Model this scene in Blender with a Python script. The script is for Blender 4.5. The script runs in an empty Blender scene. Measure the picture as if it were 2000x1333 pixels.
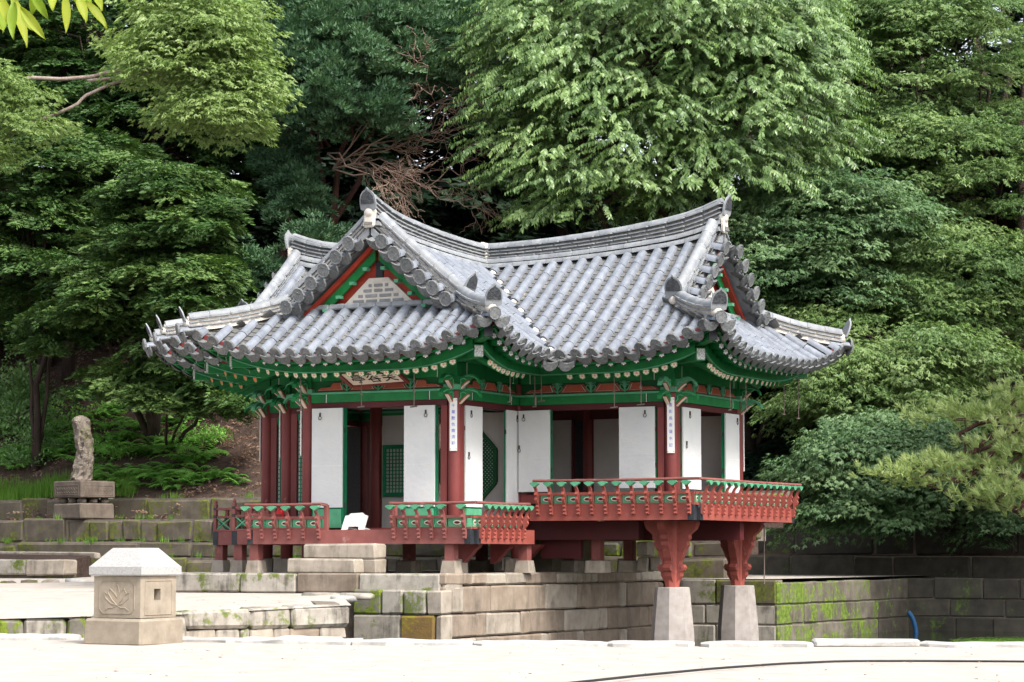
import bpy, math, random
import numpy as np
from mathutils import Vector, Matrix

random.seed(7)
rng = np.random.default_rng(7)
S = bpy.context.scene
COL = S.collection

# ------------------------------------------------------------------ camera
AZ = math.radians(27.5)
F_PX, CX, CY, YH = 4900.0, 1000.0, 666.5, 1085.0
PITCH = math.atan((YH - CY) / F_PX)
CAM = Vector((18.318, -33.305, 1.0))
FH = Vector((-math.sin(AZ), math.cos(AZ), 0))
RT = Vector((math.cos(AZ), math.sin(AZ), 0))
UPZ = Vector((0, 0, 1))
FW = FH * math.cos(PITCH) + UPZ * math.sin(PITCH)
UPC = -FH * math.sin(PITCH) + UPZ * math.cos(PITCH)
cd = bpy.data.cameras.new('camera'); cam = bpy.data.objects.new('camera', cd); COL.objects.link(cam)
cd.sensor_width = 36.0; cd.lens = F_PX / 2000 * 36.0; cd.clip_start = 0.5; cd.clip_end = 600
Rm = Matrix((RT, UPC, -FW)).transposed().to_4x4(); Rm.translation = CAM
cam.matrix_world = Rm
S.camera = cam

def at(px, py, d):                       # point seen at photo pixel (px, py), d metres in front of the camera
    r = FW * F_PX + RT * (px - CX) - UPC * (py - CY)
    return CAM + r * (d / r.dot(FH))

# ------------------------------------------------------------------ sky, sun, exposure
SUN_DIR = (RT * 0.58 - FH * 0.72 + UPZ * 1.05).normalized()     # towards the sun
elev = math.asin(SUN_DIR.z); rot = math.atan2(SUN_DIR.x, SUN_DIR.y)
W = bpy.data.worlds.new('World'); S.world = W; W.use_nodes = True
nt = W.node_tree; nt.nodes.clear()
sky = nt.nodes.new('ShaderNodeTexSky'); sky.sky_type = 'NISHITA'; sky.sun_disc = False
sky.sun_elevation = elev; sky.sun_rotation = rot; sky.air_density = 1.0; sky.dust_density = 4.0; sky.ozone_density = 1.0
hs = nt.nodes.new('ShaderNodeHueSaturation'); hs.inputs['Saturation'].default_value = 0.42
bg = nt.nodes.new('ShaderNodeBackground'); bg.inputs['Strength'].default_value = 0.142
wo = nt.nodes.new('ShaderNodeOutputWorld')
nt.links.new(sky.outputs[0], hs.inputs['Color']); nt.links.new(hs.outputs[0], bg.inputs[0]); nt.links.new(bg.outputs[0], wo.inputs[0])
sl = bpy.data.lights.new('sun', 'SUN'); sl.energy = 1.55; sl.angle = math.radians(11); sl.color = (1.0, 0.95, 0.87)
so = bpy.data.objects.new('sun', sl); COL.objects.link(so); so.location = (0, 0, 40)
so.rotation_euler = (-SUN_DIR).to_track_quat('-Z', 'Y').to_euler()
S.view_settings.view_transform = 'Standard'; S.view_settings.look = 'None'
S.view_settings.exposure = 1.5; S.view_settings.gamma = 1.0
S.view_settings.use_curve_mapping = False
S.render.engine = 'CYCLES'
S.cycles.max_bounces = 8; S.cycles.transparent_max_bounces = 8
S.cycles.use_denoising = True

# ------------------------------------------------------------------ object helpers
WM = {}
def link(o, parent=None, M=None):
    COL.objects.link(o)
    M = M if M is not None else Matrix.Identity(4)
    if parent is not None:
        o.parent = parent; o.matrix_parent_inverse = WM[parent].inverted()
    o.matrix_basis = M; WM[o] = M
    return o
def inst(name, mesh, parent, M):
    return link(bpy.data.objects.new(name, mesh), parent, M)
def tag(o, label=None, cat=None, group=None, kind=None):
    if label: o['label'] = label
    if cat: o['category'] = cat
    if group: o['group'] = group
    if kind: o['kind'] = kind
    return o
def thing(name, label, cat, loc=(0, 0, 0), rz=0.0, group=None):
    o = bpy.data.objects.new(name, None)
    link(o, None, Matrix.Translation(loc) @ Matrix.Rotation(rz, 4, 'Z'))
    return tag(o, label, cat, group)
def copy_tree(root, Mdelta):
    """copy a thing with its parts and sub-parts, moved by Mdelta (world)"""
    r = root.copy(); COL.objects.link(r); WM[r] = Mdelta @ WM[root]; r.matrix_basis = WM[r]
    def rec(src, dst):
        for ch in list(src.children):
            c = ch.copy(); COL.objects.link(c); WM[c] = Mdelta @ WM[ch]
            c.parent = dst; c.matrix_parent_inverse = WM[dst].inverted(); c.matrix_basis = WM[c]
            rec(ch, c)
    rec(root, r)
    return r

class MB:
    def __init__(s): s.v = []; s.f = []; s.m = []
    def add(s, vs, fs, m=0):
        b = len(s.v); s.v.extend([tuple(v) for v in vs])
        for f in fs: s.f.append(tuple(b + i for i in f)); s.m.append(m)
        return s
    def obox(s, c, ax, ay, az, m=0):
        c = Vector(c); ax, ay, az = Vector(ax), Vector(ay), Vector(az)
        vs = [c + ax*i + ay*j + az*k for k in (-1, 1) for j in (-1, 1) for i in (-1, 1)]
        return s.add(vs, [(0, 2, 3, 1), (4, 5, 7, 6), (0, 1, 5, 4), (2, 6, 7, 3), (0, 4, 6, 2), (1, 3, 7, 5)], m)
    def box(s, x0, x1, y0, y1, z0, z1, m=0):
        return s.obox(((x0+x1)/2, (y0+y1)/2, (z0+z1)/2), ((x1-x0)/2, 0, 0), (0, (y1-y0)/2, 0), (0, 0, (z1-z0)/2), m)
    def beam(s, p, q, w, h, m=0, up=(0, 0, 1)):
        p, q = Vector(p), Vector(q); d = q - p; t = d.normalized()
        x = t.cross(Vector(up)).normalized(); z = x.cross(t)
        return s.obox((p+q)/2, x*(w/2), d/2, z*(h/2), m)
    def tube(s, pts, r, n=8, m=0, caps=True):
        pts = [Vector(p) for p in pts]; k = len(pts)
        rs = r if isinstance(r, (list, tuple)) else [r]*k
        rings = []; prev = None
        for i, p in enumerate(pts):
            t = (pts[min(i+1, k-1)] - pts[max(i-1, 0)]).normalized()
            if prev is None:
                a = t.orthogonal().normalized()
            else:
                a = (prev - t*prev.dot(t))
                a = a.normalized() if a.length > 1e-6 else t.orthogonal().normalized()
            prev = a; b = t.cross(a)
            rings.append([p + (a*math.cos(2*math.pi*j/n) + b*math.sin(2*math.pi*j/n))*rs[i] for j in range(n)])
        vs = [v for rg in rings for v in rg]; fs = []
        for i in range(k-1):
            for j in range(n):
                fs.append((i*n+j, i*n+(j+1) % n, (i+1)*n+(j+1) % n, (i+1)*n+j))
        if caps:
            fs.append(tuple(range(n-1, -1, -1))); fs.append(tuple((k-1)*n+j for j in range(n)))
        return s.add(vs, fs, m)
    def prism(s, poly, o, ex, ey, ez, m=0):
        """polygon (u,v) in the plane o+ex*u+ey*v, thickness vector ez centred on the plane"""
        o, ex, ey, ez = Vector(o), Vector(ex), Vector(ey), Vector(ez); n = len(poly)
        vs = [o + ex*u + ey*v - ez*.5 for u, v in poly] + [o + ex*u + ey*v + ez*.5 for u, v in poly]
        fs = [tuple(range(n-1, -1, -1)), tuple(range(n, 2*n))]
        fs += [(i, (i+1) % n, n+(i+1) % n, n+i) for i in range(n)]
        return s.add(vs, fs, m)
    def lathe(s, prof, o, n=12, m=0, sq=None):
        o = Vector(o); vs = []; fs = []; k = len(prof)
        for r, z in prof:
            for j in range(n):
                a = 2*math.pi*j/n
                vs.append(o + Vector((r*math.cos(a), r*math.sin(a), z)))
        for i in range(k-1):
            for j in range(n): fs.append((i*n+j, i*n+(j+1) % n, (i+1)*n+(j+1) % n, (i+1)*n+j))
        fs.append(tuple(range(n-1, -1, -1))); fs.append(tuple((k-1)*n+j for j in range(n)))
        return s.add(vs, fs, m)
    def cbox(s, c, ax, ay, az, ch=.02, jit=0.0, m=0):
        """box with chamfered edges and a little irregularity (44 triangles): a dressed stone"""
        c = Vector(c); A = [Vector(ax), Vector(ay), Vector(az)]; L = [a.length for a in A]
        U = [a/l for a, l in zip(A, L)]; vid = {}; vs = []
        J = {}
        for sg in [(i, j, k) for i in (-1, 1) for j in (-1, 1) for k in (-1, 1)]:
            J[sg] = Vector((random.uniform(-jit, jit), random.uniform(-jit, jit), random.uniform(-jit, jit)))
        for sg in J:
            for ax_ in range(3):
                p = Vector(c)
                for q in range(3):
                    p += U[q]*sg[q]*(L[q] - (0 if q == ax_ else min(ch, L[q]*.45)))
                vid[(sg, ax_)] = len(vs); vs.append(p + J[sg])
        fs = []
        for ax_ in range(3):
            o = [q for q in range(3) if q != ax_]
            for e in (-1, 1):
                quad = []
                for a, b in ((-1, -1), (1, -1), (1, 1), (-1, 1)):
                    sg = [0, 0, 0]; sg[ax_] = e; sg[o[0]] = a; sg[o[1]] = b
                    quad.append(vid[(tuple(sg), ax_)])
                fs.append(tuple(quad))
        for ax_ in range(3):                 # edges along ax_
            o = [q for q in range(3) if q != ax_]
            for a in (-1, 1):
                for b in (-1, 1):
                    s0 = [0, 0, 0]; s0[o[0]] = a; s0[o[1]] = b; s1 = list(s0); s0[ax_] = -1; s1[ax_] = 1
                    fs.append((vid[(tuple(s0), o[0])], vid[(tuple(s1), o[0])], vid[(tuple(s1), o[1])], vid[(tuple(s0), o[1])]))
        for sg in J: fs.append(tuple(vid[(sg, q)] for q in range(3)))
        return s.add(vs, fs, m)
    def mesh(s, name, mats, smooth=False, origin=None):
        me = bpy.data.meshes.new(name)
        vs = s.v
        if origin is not None: vs = [(v[0]-origin[0], v[1]-origin[1], v[2]-origin[2]) for v in vs]
        me.from_pydata(vs, [], s.f)
        for mt in (mats if isinstance(mats, (list, tuple)) else [mats]): me.materials.append(mt)
        if any(s.m): me.polygons.foreach_set('material_index', s.m)
        if smooth: me.polygons.foreach_set('use_smooth', [True]*len(me.polygons))
        import bmesh
        bm = bmesh.new(); bm.from_mesh(me); bmesh.ops.recalc_face_normals(bm, faces=bm.faces); bm.to_mesh(me); bm.free()
        me.update()
        return me
    def build(s, name, mats, parent=None, smooth=False):
        v = np.array(s.v); o = Vector(((v[:, 0].min()+v[:, 0].max())/2, (v[:, 1].min()+v[:, 1].max())/2, v[:, 2].min()))
        return link(bpy.data.objects.new(name, s.mesh(name, mats, smooth, o)), parent, Matrix.Translation(o))

def frame(o, x, y, z):
    M = Matrix((x, y, z)).transposed().to_4x4(); M.translation = o
    return M

# ------------------------------------------------------------------ materials
def N(nt, t, **kw):
    n = nt.nodes.new(t)
    for k, v in kw.items(): setattr(n, k, v)
    return n
def base_nt(name):
    m = bpy.data.materials.new(name); m.use_nodes = True
    nt = m.node_tree; b = nt.nodes['Principled BSDF']
    return m, nt, b
def mixc(nt, fac, a, b, mode='MIX'):
    n = N(nt, 'ShaderNodeMix', data_type='RGBA', blend_type=mode)
    for sock, v in ((n.inputs[0], fac), (n.inputs[6], a), (n.inputs[7], b)):
        if isinstance(v, (int, float)): sock.default_value = v
        elif isinstance(v, tuple): sock.default_value = (*v, 1)
        else: nt.links.new(v, sock)
    return n.outputs[2]
def math_(nt, op, a, b=None, c=None, clamp=False):
    n = N(nt, 'ShaderNodeMath', operation=op); n.use_clamp = clamp
    for i, v in enumerate((a, b, c)):
        if v is None: continue
        if isinstance(v, (int, float)): n.inputs[i].default_value = v
        else: nt.links.new(v, n.inputs[i])
    return n.outputs[0]
def noise(nt, vec, scale, detail=5, rough=.6):
    n = N(nt, 'ShaderNodeTexNoise'); n.inputs['Scale'].default_value = scale
    n.inputs['Detail'].default_value = detail; n.inputs['Roughness'].default_value = rough
    nt.links.new(vec, n.inputs['Vector'])
    return n.outputs[0]
def ramp(nt, fac, stops):
    r = N(nt, 'ShaderNodeValToRGB'); e = r.color_ramp.elements
    while len(e) < len(stops): e.new(.5)
    for el, (p, c) in zip(e, stops): el.position = p; el.color = (*c, 1)
    nt.links.new(fac, r.inputs[0]); return r.outputs[0]
def smooth(nt, x, lo, hi):
    n = N(nt, 'ShaderNodeMapRange', interpolation_type='SMOOTHSTEP')
    n.inputs[1].default_value = lo; n.inputs[2].default_value = hi
    nt.links.new(x, n.inputs[0]); return n.outputs[0]
def mat(name, c1, c2, scale=5, rough=.8, bump=.3, bscale=40, rnd=.15, spec=.3, moss=0.0, mosscol=((.045, .06, .012), (.12, .16, .022)),
        wear=None, stretch=None, stain=0.0, bdist=.01, moss_lo=.5):
    m, nt, b = base_nt(name); L = nt.links
    g = N(nt, 'ShaderNodeNewGeometry'); pos = g.outputs['Position']
    if stretch:
        mp = N(nt, 'ShaderNodeMapping'); mp.inputs['Scale'].default_value = stretch; L.new(pos, mp.inputs[0]); vec = mp.outputs[0]
    else: vec = pos
    n1 = noise(nt, vec, scale)
    col = ramp(nt, n1, [(.3, c1), (.7, c2)])
    oi = N(nt, 'ShaderNodeObjectInfo')
    r = math_(nt, 'ADD', oi.outputs['Random'], g.outputs['Random Per Island']); r = math_(nt, 'FRACT', r)
    k = math_(nt, 'MULTIPLY_ADD', r, 2*rnd, 1-rnd)
    cc = N(nt, 'ShaderNodeCombineColor')
    for i in range(3): L.new(k, cc.inputs[i])
    col = mixc(nt, 1.0, col, cc.outputs[0], 'MULTIPLY')
    if stain:
        n2 = noise(nt, pos, 2.3, 6, .7)
        mp2 = N(nt, 'ShaderNodeMapping'); mp2.inputs['Scale'].default_value = (9, 9, 1.2); L.new(pos, mp2.inputs[0])
        n3 = noise(nt, mp2.outputs[0], 1.0, 4)
        f = smooth(nt, math_(nt, 'MULTIPLY', math_(nt, 'ADD', n2, n3), .5), .48, .66)
        col = mixc(nt, math_(nt, 'MULTIPLY', f, stain), col, (.055, .048, .04))
    if wear:
        wc, lo, hi, ws = wear
        f = smooth(nt, noise(nt, pos, ws, 8, .7), lo, hi)
        col = mixc(nt, f, col, wc)
    if moss:
        n4 = noise(nt, pos, 2.1, 6, .65)
        n5 = noise(nt, pos, 14, 4, .6)
        f = smooth(nt, math_(nt, 'ADD', math_(nt, 'MULTIPLY', n4, .75), math_(nt, 'MULTIPLY', n5, .25)), moss_lo, moss_lo+.09)
        mc = ramp(nt, n5, [(.35, mosscol[0]), (.65, mosscol[1])])
        col = mixc(nt, math_(nt, 'MULTIPLY', f, moss), col, mc)
    L.new(col, b.inputs['Base Color'])
    b.inputs['Roughness'].default_value = rough; b.inputs['Specular IOR Level'].default_value = spec
    if bump:
        bn = N(nt, 'ShaderNodeBump'); bn.inputs['Strength'].default_value = bump; bn.inputs['Distance'].default_value = bdist
        h = noise(nt, pos, bscale, 6, .65)
        L.new(h, bn.inputs['Height']); L.new(bn.outputs[0], b.inputs['Normal'])
    return m

def leafmat(name, cols, trans=.3, rough=.45, spec=.35):
    m, nt, b = base_nt(name); L = nt.links
    a = N(nt, 'ShaderNodeAttribute', attribute_name='tint')
    col = ramp(nt, a.outputs['Fac'], [(i/(len(cols)-1), c) for i, c in enumerate(cols)])
    L.new(col, b.inputs['Base Color']); b.inputs['Roughness'].default_value = rough; b.inputs['Specular IOR Level'].default_value = spec
    t = N(nt, 'ShaderNodeBsdfTranslucent'); tc = mixc(nt, 1.0, col, (1.15, 1.25, .55), 'MULTIPLY'); L.new(tc, t.inputs[0])
    mx = N(nt, 'ShaderNodeMixShader'); mx.inputs[0].default_value = trans
    L.new(b.outputs[0], mx.inputs[1]); L.new(t.outputs[0], mx.inputs[2])
    L.new(mx.outputs[0], nt.nodes['Material Output'].inputs[0])
    return m

def flowermat(name, green, petal, heart, R, n=6):
    """painted rafter end: rosette drawn round the object's own axis (local y)"""
    m, nt, b = base_nt(name); L = nt.links
    tc = N(nt, 'ShaderNodeTexCoord'); sp = N(nt, 'ShaderNodeSeparateXYZ'); L.new(tc.outputs['Object'], sp.inputs[0])
    x, z = sp.outputs[0], sp.outputs[2]
    r = math_(nt, 'SQRT', math_(nt, 'ADD', math_(nt, 'MULTIPLY', x, x), math_(nt, 'MULTIPLY', z, z)))
    r = math_(nt, 'DIVIDE', r, R)
    th = math_(nt, 'ARCTAN2', x, z)
    pet = math_(nt, 'COSINE', math_(nt, 'MULTIPLY', th, n))
    lim = math_(nt, 'MULTIPLY_ADD', pet, .13, .72)
    f1 = math_(nt, 'LESS_THAN', r, lim)
    lim2 = math_(nt, 'MULTIPLY_ADD', pet, .18, .30)
    f2 = math_(nt, 'LESS_THAN', r, lim2)
    col = mixc(nt, f1, green, petal); col = mixc(nt, f2, col, heart)
    L.new(col, b.inputs['Base Color']); b.inputs['Roughness'].default_value = .7
    return m

GREEN = mat('green_paint', (.006, .12, .032), (.012, .19, .05), 4, .55, .15, 60, .12, wear=((.10, .16, .09), .66, .8, 5))
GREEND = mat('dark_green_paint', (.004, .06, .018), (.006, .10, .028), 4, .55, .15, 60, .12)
GREENL = mat('pale_green_paint', (.06, .24, .13), (.10, .33, .19), 7, .65, .2, 50, .15, wear=((.30, .36, .28), .62, .78, 9))
JADE = mat('door_green_paint', (.004, .13, .055), (.008, .2, .085), 5, .5, .12, 50, .1, wear=((.12, .2, .11), .68, .8, 8))
RED = mat('red_brown_paint', (.125, .026, .024), (.185, .042, .038), 3, .55, .15, 50, .10, wear=((.25, .10, .085), .60, .80, 6), stretch=(1, 1, .4))
REDB = mat('orange_red_paint', (.215, .05, .038), (.295, .075, .058), 3, .6, .2, 50, .10, wear=((.38, .16, .125), .56, .78, 7))
REDW = mat('weathered_red_paint', (.16, .05, .045), (.235, .08, .07), 4, .65, .25, 50, .10, wear=((.33, .22, .19), .57, .77, 5))
REDG = mat('vermilion_paint', (.24, .028, .016), (.32, .04, .021), 4, .6, .1, 40, .05)
REDP = mat('brick_red_paint', (.26, .06, .03), (.33, .08, .045), 5, .7, .15, 40, .08)
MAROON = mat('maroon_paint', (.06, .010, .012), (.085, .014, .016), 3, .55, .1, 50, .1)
WHITE = mat('white_paper', (0.522, 0.5351, 0.5394), (0.609, 0.6133, 0.609), 1.6, .85, .5, 13, .04, spec=.1, wear=((.53, .515, .46), .55, .80, 3.2), bdist=.012)
WHITEP = mat('white_paint', (0.6438, 0.6351, 0.609), (0.7134, 0.7047, 0.6873), 3, .6, .1, 40, .03)
CREAM = mat('cream_paint', (.62, .54, .44), (.70, .62, .52), 3, .7, .1, 40, .03)
GREYPAPER = mat('aged_paper', (0.435, 0.4263, 0.4002), (0.522, 0.5046, 0.4785), 2, .9, .2, 30, .04, spec=.1)
BLACK = mat('black_paint', (.012, .014, .018), (.03, .034, .04), 6, .55, .2, 40, .1, wear=((.10, .11, .13), .58, .75, 8))
IRON = mat('iron', (.03, .028, .026), (.06, .05, .045), 20, .6, .1, 40, .1)
RUSTROD = mat('rusty_rod', (.10, .075, .06), (.2, .16, .14), 20, .7, .1, 40, .1)
TILE = mat('roof_tile', (0.1148, 0.1306, 0.1599), (0.2022, 0.2209, 0.2535), 7, .5, .3, 55, .09, spec=.35, wear=((.235, .245, .25), .56, .80, 2.0), bdist=.006)
TILEP = mat('pan_tile', (0.0803, 0.0831, 0.0881), (0.1445, 0.1421, 0.1321), 6, .75, .3, 55, .2, wear=((.31, .275, .22), .58, .74, 3.2), bdist=.006, moss=.9, moss_lo=.635)
TILEE = mat('tile_end', (0.0714, 0.0798, 0.0924), (0.1848, 0.189, 0.1848), 30, .7, .8, 42, .2, wear=((.30, .29, .23), .60, .76, 6), bdist=.012)
TILER = mat('ridge_tile', (0.15, 0.1626, 0.1826), (0.2661, 0.278, 0.2856), 6, .55, .3, 50, .11, wear=((.27, .275, .26), .56, .80, 2.2), bdist=.006)
ORN = mat('ornament_tile', (.025, .028, .033), (.075, .08, .09), 24, .55, 1.0, 22, .1, bdist=.02)
MORTAR = mat('lime_mortar', (0.4524, 0.4089, 0.348), (0.609, 0.5742, 0.522), 7, .9, .4, 30, .05)
CLAY = mat('clay_bed', (.30, .21, .14), (.46, .36, .27), 9, .95, .4, 30, .05)
RBRICK = mat('grey_brick', (.17, .18, .19), (.25, .255, .26), 12, .8, .3, 40, .15)
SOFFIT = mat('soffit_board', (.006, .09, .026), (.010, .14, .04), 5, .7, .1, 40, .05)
RAF_END = flowermat('rafter_rosette', (.16, .30, .14), (.68, .62, .52), (.62, .16, .03), .055)
RAF_ENDO = flowermat('rafter_rosette_orange', (.10, .22, .08), (.55, .12, .03), (.60, .16, .03), .055)
FLY_END = flowermat('flying_rafter_rosette', (.02, .03, .03), (.72, .74, .74), (.5, .5, .5), .05)
STONE = mat('granite', (0.2193, 0.1849, 0.1462), (0.3311, 0.2924, 0.2451), 5, .88, .45, 70, .12, stain=.5)
STONEM = mat('mossy_granite', (0.2236, 0.2021, 0.172), (0.344, 0.3182, 0.2752), 5, .9, .5, 60, .12, stain=.85, moss=.95, moss_lo=.53)
STONEP = mat('warm_granite', (0.1634, 0.1247, 0.09288), (0.2752, 0.2236, 0.1763), 3.2, .88, .45, 70, .16, stain=.5)
STONEMM = mat('moss_covered_stone', (0.1032, 0.0946, 0.0774), (0.1892, 0.172, 0.1462), 6, .95, .6, 40, .12, moss=1.0, moss_lo=.42, mosscol=((.045, .065, .01), (.15, .2, .022)))
STONEMB = mat('brown_moss_stone', (.10, .07, .03), (.17, .10, .03), 9, .95, .8, 30, .1, moss=.9, moss_lo=.47, mosscol=((.11, .075, .012), (.2, .2, .02)))
STONED = mat('dark_granite', (0.0731, 0.06192, 0.0473), (0.1333, 0.1118, 0.086), 4, .92, .5, 50, .22, stain=.5, moss=.85, moss_lo=.495, mosscol=((.04, .05, .012), (.125, .14, .02)))
STONEW = mat('white_kerb_stone', (0.2924, 0.2838, 0.2666), (0.4472, 0.4386, 0.4214), 9, .9, .6, 34, .1, stain=.25)
LANT = mat('lantern_granite', (0.2064, 0.172, 0.129), (0.301, 0.258, 0.2021), 6, .88, .5, 80, .05, stain=.12, wear=((.33, .24, .16), .55, .75, 3))
LANTR = mat('lantern_roof_granite', (0.258, 0.2537, 0.2451), (0.3612, 0.3569, 0.3483), 40, .88, .5, 90, .05, wear=((.2, .195, .19), .60, .75, 30))
PLANTER = mat('planter_stone', (.085, .066, .054), (.16, .13, .105), 5, .9, .5, 60, .05, stain=.4, moss=.5, moss_lo=.57)
PILLAR = mat('pillar_granite', (0.2322, 0.2021, 0.1849), (0.3311, 0.301, 0.2795), 7, .9, .4, 80, .06, stain=.15)
SAND = mat('sand_ground', (0.3441, 0.3023, 0.2604), (0.4371, 0.3999, 0.3627), 2.6, .95, .6, 22, .02, wear=((.30, .235, .18), .56, .78, 1.5), bdist=.03)
SOIL = mat('soil', (0.0387, 0.02408, 0.01806), (0.0946, 0.0602, 0.04644), 7, .95, 1.0, 11, .05, wear=((.17, .12, .09), .62, .74, 16), bdist=.08)
RCORE = mat('ridge_core_mortar', (.07, .07, .068), (.16, .155, .145), 9, .95, .4, 30, .05)
CORE = mat('joint_mortar', (.10, .085, .07), (.2, .17, .14), 9, .95, .4, 30, .05)
ROCK = mat('rough_rock', (0.1238, 0.1022, 0.08359), (0.2601, 0.2229, 0.1858), 6, .92, 1.0, 16, .05, stain=.5, moss=.7, moss_lo=.56, mosscol=((.12, .13, .04), (.22, .22, .08)), bdist=.05)
BARK = mat('bark', (0.02933, 0.02026, 0.016), (0.06132, 0.04266, 0.03466), 9, .95, .8, 25, .1, stretch=(1, 1, .25), bdist=.03)
BARKR = mat('red_bark', (0.0645, 0.0301, 0.02408), (0.129, 0.0645, 0.0516), 9, .95, .8, 25, .1, stretch=(1, 1, .2), bdist=.03)
BARKP = mat('pale_bark', (.17, .13, .11), (.30, .24, .21), 9, .9, .6, 25, .1, bdist=.02)
TWIG = mat('dead_twig', (.2, .13, .10), (.34, .24, .19), 9, .9, .3, 25, .15)
HOSE = mat('blue_hose', (.005, .05, .13), (.008, .075, .19), 9, .45, .1, 40, .05)
CABLE = mat('black_cable', (.012, .012, .012), (.02, .02, .02), 9, .6, .1, 40, .05)
REDSIGN = mat('red_plastic', (.5, .008, .01), (.55, .01, .012), 4, .4, 0, 40, 0)
INK = mat('black_ink', (.008, .008, .01), (.012, .012, .014), 4, .7, 0, 40, 0)
BLUEINK = mat('blue_ink', (.05, .075, .42), (.08, .11, .55), 9, .7, 0, 40, 0)
FLOORW = mat('floor_boards', (.10, .03, .022), (.16, .05, .035), 5, .6, .2, 40, .1, stretch=(1, 6, 1))
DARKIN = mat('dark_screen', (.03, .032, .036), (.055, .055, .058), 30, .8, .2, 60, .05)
# ================================================================== PAVILION
PAV = thing('pavilion', 'cross-shaped wooden pavilion with grey tiled roof, green eaves and red columns standing over the pond', 'pavilion', (-1.0, 2.5, .73))

# ---- roof geometry: four arms about (-1.3, 3.37); u across an arm, v outwards along it
XC, YC = -1.3, 3.37
AW, OV = 1.31, 1.25
UE = AW + OV
Z0, RUP, LUP = 4.0, .44, 1.9
ARMS = {'A': dict(d=Vector((0, -1, 0)), r=Vector((1, 0, 0)), V=3.37),
        'R': dict(d=Vector((1, 0, 0)), r=Vector((0, -1, 0)), V=3.974),
        'L': dict(d=Vector((-1, 0, 0)), r=Vector((0, -1, 0)), V=3.42),
        'N': dict(d=Vector((0, 1, 0)), r=Vector((1, 0, 0)), V=2.9)}
def ups(d): return RUP * max(0.0, 1 - d/LUP)**2.2
def flare(d): return .12 * max(0.0, 1 - d/1.7)**2
def gp(t): return .64*t + .026*t*t if t > 0 else .5*t
def xy(a, u, v): return Vector((XC, YC, 0)) + a['r']*u + a['d']*v
def zslope(a, u, v):
    t = UE - abs(u); dc = a['V'] + OV - v
    return Z0 + ups(dc) + gp(t) + .23*(max(0, v)/4.0)**2 * max(0, t/UE)**2
def zskirt(a, u, v):
    return Z0 + ups(UE - abs(u)) + gp(a['V'] + OV - v)

rows = []          # each: dict(P=function t->Vector, t0, t1, eave=bool, vis=bool, key=patch)
SP = .268
for nm, a in ARMS.items():
    V = a['V']
    for sg in (1, -1):
        vis = (nm == 'A' and sg == 1) or (nm in 'RL' and sg == 1)
        n = int((V + OV - .1 - .25)/SP); grp = []
        for i in range(n+1):
            v = V + OV - .10 - i*SP
            dc = V + OV - v
            eave = v >= UE - .02
            t0 = -flare(dc) if eave else UE - v + .05
            t1 = (dc - .05) if v > V + .30 else UE - .15
            if nm == 'L' and sg == 1 and v < 3.62: t0 = max(t0, 3.62 - v + .04); eave = False
            if nm == 'A' and sg == -1 and v < 3.73: t0 = max(t0, 3.73 - v + .04); eave = False
            if t1 - t0 < .06: continue
            def P(t, a=a, v=v, sg=sg):
                u = sg*(UE - t); p = xy(a, u, v); p.z = zslope(a, u, v); return p
            grp.append(dict(P=P, t0=t0, t1=t1, eave=eave, vis=vis, cut=not eave, lat=v))
        rows.append(grp)
    vis = nm in 'AR'
    n = int((2*UE - .2)/SP); grp = []
    for i in range(n+1):
        u = -UE + .1 + (2*UE-.2)*i/n
        dc = UE - abs(u)
        t1 = min(dc - .05, OV - .03)
        t0 = -flare(dc)
        if t1 - t0 < .06: continue
        def P(t, a=a, u=u):
            v = a['V'] + OV - t; p = xy(a, u, v); p.z = zskirt(a, u, v); return p
        grp.append(dict(P=P, t0=t0, t1=t1, eave=True, vis=vis, cut=False, lat=u))
    rows.append(grp)
# small stepped corner roof between arm A and the left arm
C2X, C2Y = -3.6 - OV - .06, .95 - OV - .06
grp = []
for i in range(10):
    x = C2X + .1 + i*SP
    tA = x + 3.86; dc = x - C2X
    t0 = -flare(dc) if tA < 0 else tA + .04
    t1 = min(dc - .05, 2.3)
    if t1 - t0 < .06: continue
    def P(t, x=x):
        return Vector((x, C2Y + t, Z0 + ups(x - C2X) + gp(t)))
    grp.append(dict(P=P, t0=t0, t1=t1, eave=tA < 0, vis=True, cut=tA >= 0, lat=x))
rows.append(grp)
grp = []
for i in range(10):
    y = C2Y + .1 + i*SP
    tL = y - .81; dc = y - C2Y
    t0 = -flare(dc) if tL < 0 else tL + .04
    t1 = min(dc - .05, 2.3)
    if t1 - t0 < .06: continue
    def P(t, y=y):
        return Vector((C2X + t, y, Z0 + ups(y - C2Y) + gp(t)))
    grp.append(dict(P=P, t0=t0, t1=t1, eave=tL < 0, vis=False, cut=tL >= 0, lat=y))
rows.append(grp)

# ---- roof bed (clay seen between the tiles)
mb = MB()
for grp in rows:
    prev = None
    for r in grp:
        K = 7
        pts = [r['P'](r['t0'] + .03 + (r['t1'] - r['t0'])*k/(K-1)) - Vector((0, 0, .03)) for k in range(K)]
        if prev is not None:
            b = len(mb.v); mb.v += [tuple(p) for p in prev + pts]
            for k in range(K-1):
                mb.f.append((b+k, b+k+1, b+K+k+1, b+K+k)); mb.m.append(0)
        prev = pts
ROOF = mb.build('roof', CLAY, PAV)

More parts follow.
